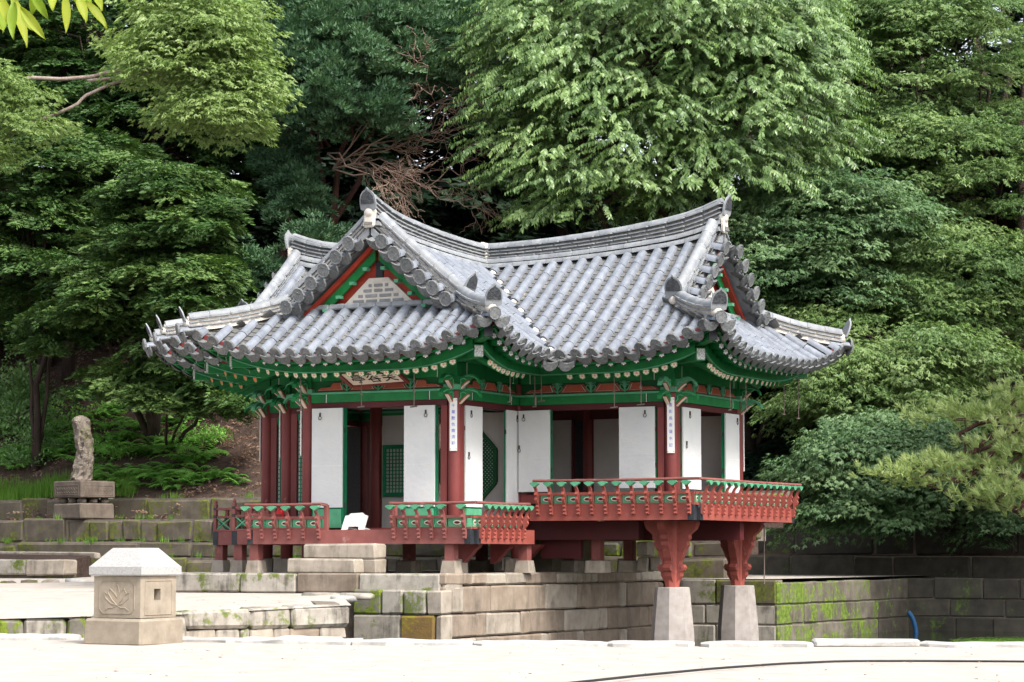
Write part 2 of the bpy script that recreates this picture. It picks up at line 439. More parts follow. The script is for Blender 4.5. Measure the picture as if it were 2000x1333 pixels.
# ---- tile meshes (unit length along y)
def cover_mesh():
    m = MB(); R = .083; n = 8
    def ring(y, r): return [Vector((r*math.cos(math.pi*j/n), y, r*math.sin(math.pi*j/n)*1.04 - .015)) for j in range(n+1)]
    A, B = ring(0, R), ring(.982, R*.975)
    vs = A + B + A + B; k = n+1
    fs = [(j, j+1, k+j+1, k+j) for j in range(n)] + [tuple(range(2*k, 3*k)), tuple(range(4*k-1, 3*k-1, -1))]
    m.add(vs, fs); me = bpy.data.meshes.new('cover_tile'); me.from_pydata(m.v, [], [f[::-1] if i < n else f for i, f in enumerate(m.f)]); me.materials.append(TILE); return me
def arc_tile(w, sag, L, th, n=6):
    m = MB(); vs = []
    for y in (0, L):
        for dz in (0, -th):
            for j in range(n+1):
                q = -1 + 2*j/n
                vs.append((q*w/2, y, sag*q*q + dz))
    k = n+1; fs = []
    for j in range(n):
        fs.append((j, j+1, 2*k+j+1, 2*k+j))
        fs.append((k+j, 3*k+j, 3*k+j+1, k+j+1))
        fs.append((j, k+j, k+j+1, j+1))
    fs.append((0, 2*k, 3*k, k)); fs.append((n, k+n, 3*k+n, 2*k+n))
    return m.add(vs, fs)
CT = cover_mesh()
for p in CT.polygons: p.use_smooth = len(p.vertices) == 4
PT = arc_tile(.235, .05, .2, .022).mesh('pan_tile', TILEP)
def end_disc():
    m = MB(); n = 12; vs = []
    for y, r in ((-.012, .094), (-.020, .086), (-.014, .074), (.02, .094)):
        vs += [Vector((r*math.cos(2*math.pi*j/n), y, r*math.sin(2*math.pi*j/n)*1.08 + .008)) for j in range(n)]
    fs = [(a*n+j, a*n+(j+1) % n, b*n+(j+1) % n, b*n+j) for a, b in ((3, 0), (0, 1), (1, 2)) for j in range(n)]
    fs.append(tuple(2*n+j for j in range(n)))
    return m.add(vs, fs).mesh('round_end_tile', TILEE)
def drip():
    m = MB(); n = 10; poly = []
    for j in range(n+1):
        q = -1 + 2*j/n; poly.append((q*.122, .05*q*q + .012))
    for j in range(1, n):
        th = math.pi*j/n; poly.append((.124*math.cos(th), .055 - .175*math.sin(th)**.8))
    m.prism(poly, (0, 0, 0), (1, 0, 0), (0, -.25, 1), (0, -.02, 0))
    t = arc_tile(.235, .05, .16, .016); m.add(t.v, t.f)
    return m.mesh('drip_tile', TILEE)
ED, DT = end_disc(), drip()

def tile_frame(p, q, sc=True):
    y = q - p; L = y.length; y = y/L
    side = y.cross(UPZ).normalized(); z = side.cross(y)
    return frame(p, side, y*(L if sc else 1.0), z)
covers, pans, ends, drips = [], [], [], []
def jit(): return random.uniform(-1, 1)
for grp in rows:
    prev = None
    for r in grp:
        P, t0, t1 = r['P'], r['t0'], r['t1']
        sl_ = math.hypot(1, .7); n = max(1, round((t1-t0)*sl_/.345)); off = Vector((0, 0, .035))
        for k in range(n):
            a, b = t0 + (t1-t0)*k/n, t0 + (t1-t0)*(k+1)/n
            if k == 0 and r['eave']: a -= .045
            M = tile_frame(P(a)+off + Vector((jit()*.004, jit()*.004, jit()*.004)), P(b)+off)
            covers.append((M, r['vis'], k == 0))
        p0, p1 = P(t0), P(t0+.2)
        if r['eave']:
            Mf = tile_frame(p0+off+Vector((0, 0, .028)), p1+off+Vector((0, 0, .028)), False)
            ends.append((Mf @ Matrix.Translation((0, -.055, 0)), r['vis']))
        if prev is not None and abs(prev['lat'] - r['lat']) < .4:
            A, B = prev['P'], r['P']
            lo = max(prev['t0'], r['t0']) if prev['eave'] == r['eave'] else min(prev['t0'], r['t0'])
            if not r['eave'] and not prev['eave']: lo = min(prev['t0'], r['t0']) + .02
            hi = min(max(prev['t1'], r['t1']), max(prev['t1'], r['t1']))
            MID = lambda t: (A(t) + B(t))*.5
            if r['eave'] and prev['eave']:
                tl = (prev['t0'] + r['t0'])*.5
                drips.append((tile_frame(MID(tl-.03)+Vector((0, 0, -.02)), MID(tl+.15)+Vector((0, 0, -.02)), False), r['vis'])); lo = tl + .06
            t = lo; step = .105 if r['vis'] else .4
            while t < hi - .03:
                M = tile_frame(MID(t)+Vector((jit()*.004, jit()*.004, jit()*.004 + .010)), MID(t+.2)+Vector((0, 0, -.022)), False)
                pans.append((M, r['vis'], t < hi))
                t += step
        prev = r
def priority(M):
    p = M.translation; n = M.to_3x3() @ Vector((0, 0, 1)); d = (CAM - p)
    f = n.normalized().dot(d.normalized())
    return -9 if f < .02 else f/d.length
def distribute(name, mesh, items, limit, parent):
    items = [(M, priority(M) if vis else -9) for M, vis, *_ in items]
    items.sort(key=lambda q: -q[1])
    for M, pr in items[:limit]: inst(name, mesh, parent, M)
    rest = items[limit:]
    if rest:
        v = np.array([x.co[:] for x in mesh.vertices]); k = len(v); mb = MB()
        fs = [tuple(p.vertices) for p in mesh.polygons]
        for M, _ in rest:
            A = np.array(M); w = v @ A[:3, :3].T + A[:3, 3]; b = len(mb.v)
            mb.v += [tuple(q) for q in w]; mb.f += [tuple(b+i for i in f) for f in fs]
        mb.m = [0]*len(mb.f)
        me = bpy.data.meshes.new(name + 's'); me.from_pydata(mb.v, [], mb.f); me.materials.append(mesh.materials[0])
        if name == 'cover_tile': me.polygons.foreach_set('use_smooth', [len(p.vertices) == 4 for p in me.polygons])
        tag(link(bpy.data.objects.new(name + 's', me), parent), kind='stuff')
distribute('cover_tile', CT, covers, 300, ROOF)
distribute('pan_tile', PT, pans, 300, ROOF)
distribute('round_end_tile', ED, ends, 300, ROOF)
distribute('drip_tile', DT, drips, 300, ROOF)

# ---- valley gutter towards the camera: one cover-tile row along its side and wide curved pans in it
def valley_pt(s, side=0.0):
    p = Vector((XC + s - side*.7, YC - s - side*.7, 0)); u = s
    p.z = Z0 + gp(UE - s) + .0; return p
s0, s1 = .25, UE + .16
VP = arc_tile(.34, .05, .2, .018).mesh('valley_tile', TILEP)
s = s1
while s > s0:
    M = tile_frame(valley_pt(s) + Vector((0, 0, .015)), valley_pt(s-.2) + Vector((0, 0, -.004)), False)
    inst('valley_tile', VP, ROOF, M); s -= .075
k = 0; s = s1 - .05
while s > s0 + .2:
    dx = Vector((-.13, -.13, .07))
    M = tile_frame(valley_pt(s)+dx, valley_pt(s-.21)+dx); inst('cover_tile', CT, ROOF, M)
    if k == 0: inst('round_end_tile', ED, ROOF, tile_frame(valley_pt(s)+dx+Vector((0, 0, .028)), valley_pt(s-.2)+dx+Vector((0, 0, .028)), False))
    s -= .21; k += 1
for sgn in (-.09, .09):
    p = valley_pt(s1+.03) + Vector((sgn+.0, sgn, -.02)); q = valley_pt(s1-.15) + Vector((sgn, sgn, -.02))
    inst('drip_tile', DT, ROOF, tile_frame(p, q, False))
# mortar plugs where the right arm's rows are cut along the valley
PLUG = MB(); PLUG.lathe([(.02, -.02), (.072, 0), (.06, .05), (.02, .09)], (0, 0, 0), 7)
PLUG = PLUG.mesh('mortar_plug', MORTAR, True)
for r in rows[3]:
    if not r['eave']:
        p = r['P'](r['t0'] - .01)
        M = Matrix.Translation(p) @ Matrix.Rotation(random.uniform(0, 6), 4, 'Z') @ Matrix.Diagonal((1, 1, random.uniform(.8, 1.2), 1))
        inst('mortar_plug', PLUG, ROOF, M)

# ---- ridges, verges and hips
SLAB = MB(); SLAB.cbox((0, .5, 0), (.5, 0, 0), (0, .492, 0), (0, 0, .5), .09); SLAB = SLAB.mesh('ridge_slab', TILER)
RC = CT.copy(); RC.materials.clear(); RC.materials.append(TILER); RC.name = 'ridge_cover_tile'
def orn_mesh(lean):
    m = MB(); poly = []
    for j in range(17):
        th = math.pi*(j/16); x = .135*math.cos(th); z = .08 + .21*math.sin(th)**.8
        if j == 8: z += .035
        poly.append((x, z))
    poly += [(-.125, 0), (-.07, -.015), (0, .03), (.07, -.015), (.125, 0)]
    m.prism(poly, (0, 0, 0), (1, 0, 0), (0, lean, 1), (0, .03, 0), 0)
    inner = [(u*.82, .03 + (z-.03)*.84 + .012) for u, z in poly[:17]]
    m.prism(inner, (0, -.018, 0), (1, 0, 0), (0, lean, 1), (0, .02, 0), 1)
    return m.mesh('ridge_end_ornament', [TILER, ORN])
ORNM, ORNH = orn_mesh(-.18), orn_mesh(-.38)
BLOB = MB(); BLOB.lathe([(.03, -.1), (.10, -.085), (.135, -.03), (.13, .03), (.09, .08), (.03, .095)], (0, 0, 0), 10); BLOB = BLOB.mesh('mortar_cap', MORTAR, True)
def resample(pts, seg):
    pts = [Vector(p) for p in pts]; L = [0]
    for a, b in zip(pts, pts[1:]): L.append(L[-1] + (b-a).length)
    n = max(1, round(L[-1]/seg)); out = []
    for i in range(n+1):
        s = L[-1]*i/n; k = max(j for j in range(len(L)) if L[j] <= s + 1e-9); k = min(k, len(pts)-2)
        out.append(pts[k].lerp(pts[k+1], (s-L[k])/max(1e-9, L[k+1]-L[k])))
    return out
def mound(name, pts, hfun, layers, base_rows, width, parent, seg=.31, orn=True, orn_dir=None, orn_scale=1.0, blob=True):
    """pts: curve on the roof surface from the inner end to the outer end"""
    P = resample(pts, .1); core = MB()
    for a, b in zip(P, P[1:]):
        h = hfun(a); core.beam(a + Vector((0, 0, h*.45)), b + Vector((0, 0, h*.45)), width*.62, h*.9)
    root = core.build(name, RCORE if name == 'ridge' else MORTAR, parent)
    def place(nm, mesh, lvl, w, zs, lat=0.0, seg_=seg, off=0.0):
        Q = resample(P, seg_)
        if off:
            Q2 = resample(P, seg_*.5); Q = [Q2[0]] + Q2[1::2] + ([Q2[-1]] if len(Q2) % 2 else [])
        for a, b in zip(Q, Q[1:]):
            if (b-a).length < .02: continue
            y = b - a; side = y.cross(UPZ).normalized()
            za, zb = Vector((0, 0, hfun(a)*lvl)), Vector((0, 0, hfun(b)*lvl))
            p, q = a+za+side*lat + Vector((0, 0, jit()*.003)), b+zb+side*lat
            yy = (q-p); L = yy.length; yy /= L; sd = yy.cross(UPZ).normalized(); zz = sd.cross(yy)
            inst(nm, mesh, root, frame(p, sd*w, yy*L, zz*zs))
    lv = .0
    for i in range(base_rows):
        for sd in (-1, 1): place('ridge_cover_tile', RC, .03 + .20*i, .95, 1.0, sd*(width*.5 - .035*i - .02), off=i % 2)
    b0 = .36 if base_rows else .18
    for i in range(layers):
        f = b0 + (0.86 - b0)*(i+.5)/layers
        place('ridge_slab', SLAB, f, width*(.84 if base_rows else .95) + .035*((i+1) == layers), .024, seg_=seg*1.05, off=i % 2)
    place('ridge_cover_tile', RC, .86, 1.0, 1.0)
    if orn:
        e = P[-1]; d = (P[-1] - P[-3]); d.z = 0; d.normalize()
        if orn_dir: d = Vector(orn_dir).normalized()
        h = hfun(e)
        ydir = -d; side = ydir.cross(UPZ).normalized()
        tilt = Matrix.Rotation(0.0, 4, 'X')
        inst('ridge_end_ornament', ORNM if name == 'ridge' else ORNH, root, frame(e + d*.05 + Vector((0, 0, h*(.46 if name == 'ridge' else .6))), side*orn_scale, ydir*orn_scale, UPZ*orn_scale))
        if name == 'ridge':
            mb = MB(); mb.cbox(e + d*.02 + Vector((0, 0, h*.22)), side*.10, d*.035, UPZ*h*.26, .03, .012); mb.build('ridge_end_mortar', MORTAR, root)
        if blob: inst('mortar_cap', BLOB, root, frame(e + d*.0 + Vector((0, 0, h*(.40 if name == 'ridge' else .52))), side*.75*orn_scale, ydir*.6, UPZ*.85*orn_scale))
    return root
# main ridges
def ridge_curve(a, v0, v1):
    return [xy(a, 0, v0 + (v1-v0)*i/20) + Vector((0, 0, zslope(a, 0, v0 + (v1-v0)*i/20) - .06)) for i in range(21)]
def hr(p):
    v = max(abs(p.x - XC), abs(p.y - YC)); return .42 + .13*(v/4.0)**2
for nm, a in ARMS.items():
    v1 = a['V'] + .34
    mound('ridge', ridge_curve(a, .08 if nm in 'AN' else .0, v1), hr, 4 if nm in 'ARL' else 2, 2, .24, PAV, orn=nm != 'N', orn_dir=a['d'], orn_scale=1.05)
mb = MB(); mb.cbox((XC, YC, 5.93), (.085, .085, 0), (-.085, .085, 0), (0, 0, .25), .05, .02); mb.build('ridge_crossing_mortar', MORTAR, PAV)
# verges down both sides of each gable, then hips out to the corners
for nm, a in ARMS.items():
    vv = a['V'] + .20
    for sg in (1, -1):
        if nm == 'N' or (nm == 'L' and sg == -1): det = 2
        else: det = 3
        tv = OV - .28
        pts = []
        for i in range(13):
            t = UE - .12 - (UE - .12 - tv)*i/12
            u = sg*(UE - t); p = xy(a, u, vv); p.z = zslope(a, u, vv); pts.append(p)
        visO = nm in 'ARL' and sg == 1
        outd = a['r']*sg + a['d']*.15
        mound('verge_ridge', pts, lambda p: .30, det, 0, .19, PAV, orn=visO, orn_dir=outd, orn_scale=1.05)
        pts = []
        t_end = -.04 if (nm, sg) in (('A', -1), ('L', 1)) else -.02
        for i in range(13):
            t = tv + .06 + (t_end - tv - .06)*i/12
            u = sg*(UE - t + flare(t)*.5); v = a['V'] + OV - t + flare(t)*.5
            p = xy(a, u, v); p.z = Z0 + ups(max(t, 0)) + gp(t) + .02; pts.append(p)
        if nm == 'L' or (nm == 'N' and sg == -1): pass
        mound('hip_ridge', pts, lambda p: .26, det, 0, .19, PAV, orn=True, orn_dir=(a['r']*sg + a['d']), orn_scale=.72 if (nm, sg) in (('A', -1), ('L', 1)) else .98)
        # corner cover tile with its round end under the ornament
        e, f = pts[-1], pts[-4]
        o2 = (e - f).normalized()*.16 + Vector((0, 0, .02))
        inst('cover_tile', CT, ROOF, tile_frame(e + o2, f + o2)); inst('round_end_tile', ED, ROOF, tile_frame(e + o2 + Vector((0, 0, .028)), f + o2 + Vector((0, 0, .028)), False))
        dd = (e - f).normalized(); sd = dd.cross(UPZ).normalized()
        for q in (-1, 1): inst('drip_tile', DT, ROOF, tile_frame(e + o2*.6 + sd*q*.13 + Vector((0, 0, -.05)), f + sd*q*.13 + Vector((0, 0, -.05)), False))
pts = []
for i in range(13):
    t = 2.3 + (-.05 - 2.3)*i/12
    k = t - flare(t)*.5
    pts.append(Vector((C2X + k, C2Y + k, Z0 + ups(max(t, 0)) + gp(t) + .02)))
mound('hip_ridge', pts, lambda p: .26, 3, 0, .19, PAV, orn=True, orn_dir=(-1, -1, 0), orn_scale=.72)
e, f = pts[-1], pts[-4]; o2 = (e-f).normalized()*.16
inst('cover_tile', CT, ROOF, tile_frame(e + o2, f + o2)); inst('round_end_tile', ED, ROOF, tile_frame(e + o2 + Vector((0, 0, .028)), f + o2 + Vector((0, 0, .028)), False))
dd = (e - f).normalized(); sd = dd.cross(UPZ).normalized()
for q in (-1, 1): inst('drip_tile', DT, ROOF, tile_frame(e + o2*.6 + sd*q*.13 + Vector((0, 0, -.05)), f + sd*q*.13 + Vector((0, 0, -.05)), False))

# ---- gables: red boards, brick infill, green bargeboards with stub rafters, verge tiles
NAIL = MB(); NAIL.lathe([(.035, 0), (.034, .012), (.004, .05)], (0, 0, 0), 4); NAIL = NAIL.mesh('board_nail', IRON)
for nm, a in ARMS.items():
    if nm == 'N': continue
    V = a['V']; r_, d_ = a['r'], a['d']
    O = xy(a, 0, V)
    zb = Z0 + gp(OV) + .0
    def zg(u): return zslope(a, u, V) - .26
    us = [-1.36 + 2.72*i/24 for i in range(25)]
    poly = [(u, zg(u)) for u in us] + [(1.36, zb-.05), (-1.36, zb-.05)]
    mb = MB(); mb.prism(poly, O + d_*.0, r_, UPZ, d_*.06)
    G = mb.build('gable', REDG, PAV)
    # brick panel
    hb, zt = .62, zb + .43
    def half(z): return .60 - .46*max(0, (z - zb - .04))/.40 if z > zb + .04 else .60
    mb = MB(); mb.prism([(-.60, zb-.05), (.60, zb-.05), (.60, zb+.05), (.17, zt), (-.17, zt), (-.60, zb+.05)], O + d_*.06, r_, UPZ, d_*.05)
    mb.build('brick_bed', MORTAR, G)
    BRK = MB(); BRK.cbox((0, 0, 0), (.5, 0, 0), (0, .5, 0), (0, 0, .5), .06); BRK = BRK.mesh('brick', RBRICK)
    z = zb + .05; row = 0
    while z < zt - .06:
        hw = min(half(z), half(z+.05)) - .06
        if hw > .08:
            n = max(1, round(2*hw/.225)); w = 2*hw/n
            xs = [-hw + w*i for i in range(n+1)]
            if row % 2 and n > 1: xs = [-hw] + [-hw + w*(i+.5) for i in range(n)] + [hw]
            for x0, x1 in zip(xs, xs[1:]):
                if x1 - x0 > .05:
                    inst('brick', BRK, G, frame(O + d_*.082 + r_*((x0+x1)/2) + UPZ*(z+.026), r_*(x1-x0-.045), d_*.03, UPZ*.046))
        z += .08; row += 1
    for sg in (1, -1):
        # bargeboard
        mb = MB(); up_, lo_ = [], []
        for i in range(11):
            u = .03 + 1.36*i/10; z = zslope(a, sg*u, V+.1) - .30
            up_.append((sg*u, z)); lo_.append((sg*u, z - .17))
        mb.prism(up_ + lo_[::-1], O + d_*.115, r_, UPZ, d_*.03)
        mb.build('bargeboard', GREEN, G)
        mb = MB(); mb.prism([(u, z+.09) for u, z in up_] + [(u, z + .0) for u, z in up_][::-1], O + d_*.16, r_, UPZ, d_*.12); mb.build('verge_board', REDG, G)
        for i in range(5):
            u = sg*(.16 + .24*i); z = zslope(a, u, V) - .47
            mb = MB(); mb.beam(O + r_*u + d_*.13 + UPZ*z, O + r_*u + d_*.24 + UPZ*z, .075, .05); mb.build('stub_rafter', GREENL, G)
            u2 = sg*(.17 + .235*i)
            zz = zslope(a, u2, V) - .60
            if zz > zb + .02 and abs(u2) > half(zz) + .05:
                inst('board_nail', NAIL, G, frame(O + r_*u2 + d_*.03 + UPZ*zz, (r_*.7 + UPZ*.7), (UPZ*.7 - r_*.7), d_))
    mb = MB(); mb.beam(O + d_*.045 + UPZ*(zt+.01), O + d_*.045 + UPZ*(zt+.26), .12, .035, up=d_); mb.build('strut_board', BLACK, G)
    # verge tiles pointing outwards along the slope
    for sg in (1, -1):
        K = 6
        for i in range(K):
            t = OV - .22 + (UE - .18 - (OV - .22))*(i+.5)/K
            u = sg*(UE - t)
            big = Matrix.Diagonal((1.18, 1.0, 1.18, 1))
            s_ = xy(a, u, V + .50); s_.z = zslope(a, u, V + .3) - .10
            e_ = xy(a, u, V + .12); e_.z = s_.z + .10
            M = tile_frame(s_, e_); inst('cover_tile', CT, G, M @ big)
            inst('round_end_tile', ED, G, tile_frame(s_ + UPZ*.03, e_ + UPZ*.03, False) @ big)
            u = sg*(UE - t - .125)
            s_ = xy(a, u, V + .48); s_.z = zslope(a, u, V + .3) - .17
            e_ = xy(a, u, V + .12); e_.z = s_.z + .11
            inst('drip_tile', DT, G, tile_frame(s_, e_, False) @ Matrix.Diagonal((1.05, 2.0, 1.15, 1)))
    for sg in (1, -1):
        mb = MB(); tp_, bt_ = [], []
        for i in range(11):
            u = .02 + 1.56*i/10; z = zslope(a, u, V+.2); tp_.append((sg*u, z - .015)); bt_.append((sg*u, z - .14))
        mb.prism(tp_ + bt_[::-1], O + d_*.17, r_, UPZ, d_*.36); mb.build('verge_bed', TILER, G)
    # mortar course at the foot of the gable
    mb = MB()
    for i in range(10):
        u0, u1 = -1.4 + .28*i, -1.4 + .28*(i+1)
        mb.cbox(O + d_*.09 + r_*((u0+u1)/2) + UPZ*(zb+.0), r_*(.137), d_*.11, UPZ*.045, .02, .004)
    mb.build('gable_foot_tiles', TILER, G)

# ================================================================== EAVES
def hsof1(t): return -.10 + .28*t            # soffit above the flying rafters
def hsof2(t): return -.20 + .45*(t - .48)     # soffit above the round rafters
EDGES = []   # (start, direction along eave, inward normal, length, hip at start, hip at end, seen)
def E_(sx, sy, ex, ey, n, hs_, he_, seen): EDGES.append((Vector((sx, sy, 0)), Vector((ex, ey, 0)), Vector((*n, 0)), hs_, he_, seen))
xA0, xA1, yA = XC-UE, XC+UE, YC-3.37-OV
yC0, yC1, xR = YC-UE, YC+UE, XC+3.974+OV
xL = XC-3.42-OV; yN = YC+2.9+OV
E_(xA0, yA, xA1, yA, (0, 1), 1, 1, 1); E_(xA1, yA, xA1, yC0, (-1, 0), 1, 0, 1)
E_(xA1, yC0, xR, yC0, (0, 1), 0, 1, 1); E_(xR, yC0, xR, yC1, (-1, 0), 1, 1, 1)
E_(xR, yC1, xA1, yC1, (0, -1), 1, 0, 0); E_(xA1, yC1, xA1, yN, (-1, 0), 0, 1, 0); E_(xA1, yN, xA0, yN, (0, -1), 1, 1, 0)
E_(xA0, yN, xA0, yC1, (1, 0), 1, 0, 0); E_(xA0, yC1, xL, yC1, (0, -1), 0, 1, 0); E_(xL, yC1, xL, yC0, (1, 0), 1, 1, 0)
E_(xL, yC0, C2X, yC0, (0, 1), 1, 0, 1); E_(C2X, yC0, C2X, C2Y, (1, 0), 0, 1, 0)
E_(C2X, C2Y, xA0, C2Y, (0, 1), 1, 0, 1); E_(xA0, C2Y, xA0, yA, (1, 0), 0, 1, 0)
RAF = MB(); RAF.tube([(0, 0, 0), (0, 1, 0)], .055, 10); rm = RAF.mesh('rafter', [GREEN, RAF_END])
RAFO = MB(); RAFO.tube([(0, 0, 0), (0, 1, 0)], .055, 10); rmo = RAFO.mesh('rafter', [GREEN, RAF_ENDO])
FLY = MB(); FLY.box(-.04, .04, 0, 1, -.048, .048); fm = FLY.mesh('flying_rafter', [GREEN, FLY_END])
for me in (rm, rmo, fm):
    for p in me.polygons:
        c = sum((me.vertices[i].co.y for i in p.vertices))/len(p.vertices)
        p.material_index = 1 if c < .01 else 0
soff = MB(); boards = []
EAVES = None
rafters, flys = [], []
for (s_, e_, n_, h0, h1, seen) in EDGES:
    dr = e_ - s_; L = dr.length; dr.normalize()
    def up_at(d):
        z = 0
        if h0: z = max(z, ups(max(d, 0)))
        if h1: z = max(z, ups(max(L-d, 0)))
        return z
    def fl_at(d): return max(flare(max(d, 0)) if h0 else 0, flare(max(L-d, 0)) if h1 else 0)
    def pt(d, t, h):
        p = s_ + dr*d + n_*t; p.z = Z0 + up_at(d) + h; return p
    K = max(4, round(L/.22))
    def strip(mb, t0, t1, f, n=4):
        prev = None
        for i in range(K+1):
            ring = []
            for j in range(n+1):
                t = t0 + (t1-t0)*j/n
                lo = t if h0 else -t; hi = L - t if h1 else L + t
                d = lo + (hi-lo)*i/K
                tt = t - fl_at(L*i/K)*(1 if t < .6 else max(0, 1-(t-.6)/.6))
                ring.append(pt(d, tt, f(t)))
            if prev:
                b = len(mb.v); mb.v += [tuple(p) for p in prev+ring]
                for j in range(n): mb.f.append((b+j, b+j+1, b+n+1+j+1, b+n+1+j)); mb.m.append(0)
            prev = ring
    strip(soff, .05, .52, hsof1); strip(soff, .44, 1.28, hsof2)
    def vstrip(mb, t, ha, hb, th):
        prev = None
        for i in range(K+1):
            lo = t if h0 else -t; hi = L-t if h1 else L+t
            d = lo + (hi-lo)*i/K; q = t - fl_at(L*i/K)
            ring = [pt(d, q, ha), pt(d, q, hb), pt(d, q+th, hb), pt(d, q+th, ha)]
            if prev:
                b = len(mb.v); mb.v += [tuple(p) for p in prev+ring]
                for j in range(4): mb.f.append((b+j, b+(j+1) % 4, b+4+(j+1) % 4, b+4+j)); mb.m.append(0)
            prev = ring
    for nm_, m_, args in (('rafter_end_board', GREEN, (.455, -.235, -.03, .03)), ('eave_board', GREEN, (.06, -.115, -.075, .04)), ('eave_tile_board', RED, (.055, -.075, .035, .05)), ('board_edge_line', GREENL, (.435, -.228, -.212, .02))):
        bd = MB(); vstrip(bd, *args); boards.append((nm_, m_, bd))
    n = round((L - .1)/.222)
    for i in range(n+1):
        d = .05 + (L-.1)*i/n
        def inner(d, tin):
            a = d
            if h0 and d < 1.92: a = OV + .35*d if tin > 1 else d + (OV + .35*d - d)*min(1, tin/OV)
            if h1 and L-d < 1.92:
                q = L-d; a = L - (OV + .35*q) if tin > 1 else L - (q + (OV + .35*q - q)*min(1, tin/OV))
            return a
        f_ = fl_at(d)
        # flying rafter
        if (not h0 or d > .10) and (not h1 or L-d > .10):
            a_ = pt(d, .15 - f_, hsof1(.15) - .052); b_ = pt(inner(d, .75), .75, hsof1(.75) - .052); b_.z = a_.z*.55 + b_.z*.45 + .06
            flys.append((tile_frame(a_, b_), seen))
        if (not h0 or d > .28) and (not h1 or L-d > .28):
            dd = d
            a_ = pt(inner(dd, .48), .48 - f_*.8, hsof2(.48) - .058); b_ = pt(inner(dd, 1.3), 1.3, 0); b_.z = Z0 + hsof2(1.3) - .058 + .3*up_at(d)
            rafters.append((tile_frame(a_, b_), seen, s_.x < -3.9 and seen))
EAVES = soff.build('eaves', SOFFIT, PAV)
for nm_, m_, bd in boards: bd.build(nm_, m_, EAVES)
for M, seen in flys:
    inst('flying_rafter', fm, EAVES, M)
for M, seen, o in rafters:
    inst('rafter', rmo if o else rm, EAVES, M)
# hip rafters at the outer corners
HF = mat('hip_rafter_end', (.05, .06, .06), (.7, .72, .7), 55, .6, .1, 40, 0)
for (cx, cy, dx, dy) in ((xA1, yA, -1, 1), (xA0, yA, 1, 1), (xR, yC0, -1, 1), (xR, yC1, -1, -1), (C2X, C2Y, 1, 1), (xL, yC0, 1, 1), (xL, yC1, 1, -1), (xA1, yN, -1, -1), (xA0, yN, 1, -1)):
    dv = Vector((dx, dy, 0))
    c = Vector((cx, cy, 0))
    a_ = c + dv*.38 + UPZ*(Z0 + ups(.38) - .27); b_ = c + dv*1.3 + UPZ*(Z0 + .02)
    m_ = MB(); m_.beam(a_, b_, .15, .19); t_ = (a_-b_).normalized()
    hr_ = m_.build('hip_rafter', GREEN, EAVES)
    m_ = MB(); m_.beam(a_ + t_*.004, a_ + t_*.014, .13, .165); m_.build('hip_rafter_end', HF, EAVES)
    a_ = c + dv*.08 - dv*.04 + UPZ*(Z0 + ups(.05) - .16); b_ = c + dv*.8 + UPZ*(Z0 + ups(.8) + .0)
    m_ = MB(); m_.beam(a_, b_, .12, .15); m_.build('upper_hip_rafter', GREEN, EAVES)
    t_ = (a_-b_).normalized(); m_ = MB(); m_.beam(a_ - t_*.005, a_ + t_*.02, .135, .17); m_.build('hip_rafter_cap', BLACK, EAVES)
# ================================================================== TIMBER FRAME
ZB, ZT = .95, 3.50            # column foot (on stones), column top
COLS = [(0, 0), (-2.6, 0), (0, 2.06), (2.674, 2.06), (2.674, 4.68), (-3.6, .95), (-4.6, 1.9), (-2.6, 2.06), (0, 4.68), (-2.6, .95), (-3.6, 1.9), (-4.6, 4.84), (-2.6, 4.68), (0, 6.27), (-2.6, 6.27)]
CM = MB(); CM.lathe([(.100, 0), (.103, .5), (.098, 1.0)], (0, 0, 0), 18); CM = CM.mesh('column', RED, True)
STB = MB(); STB.cbox((0, 0, .5), (.17, 0, 0), (0, .17, 0), (0, 0, .5), .05, .01); STB = STB.mesh('base_stone', STONE)
columns = {}
for (x, y) in COLS:
    pond = (x, y) in ((2.674, 2.06), (2.674, 4.68))
    zb = 1.30 if pond else ZB
    c = inst('column', CM, PAV, Matrix.Translation((x, y, zb)) @ Matrix.Diagonal((1, 1, ZT+.2-zb, 1)))
    columns[(x, y)] = c
    if not pond: inst('base_stone', STB, PAV, Matrix.Translation((x, y, .72)) @ Matrix.Diagonal((1, 1, ZB-.72, 1)))

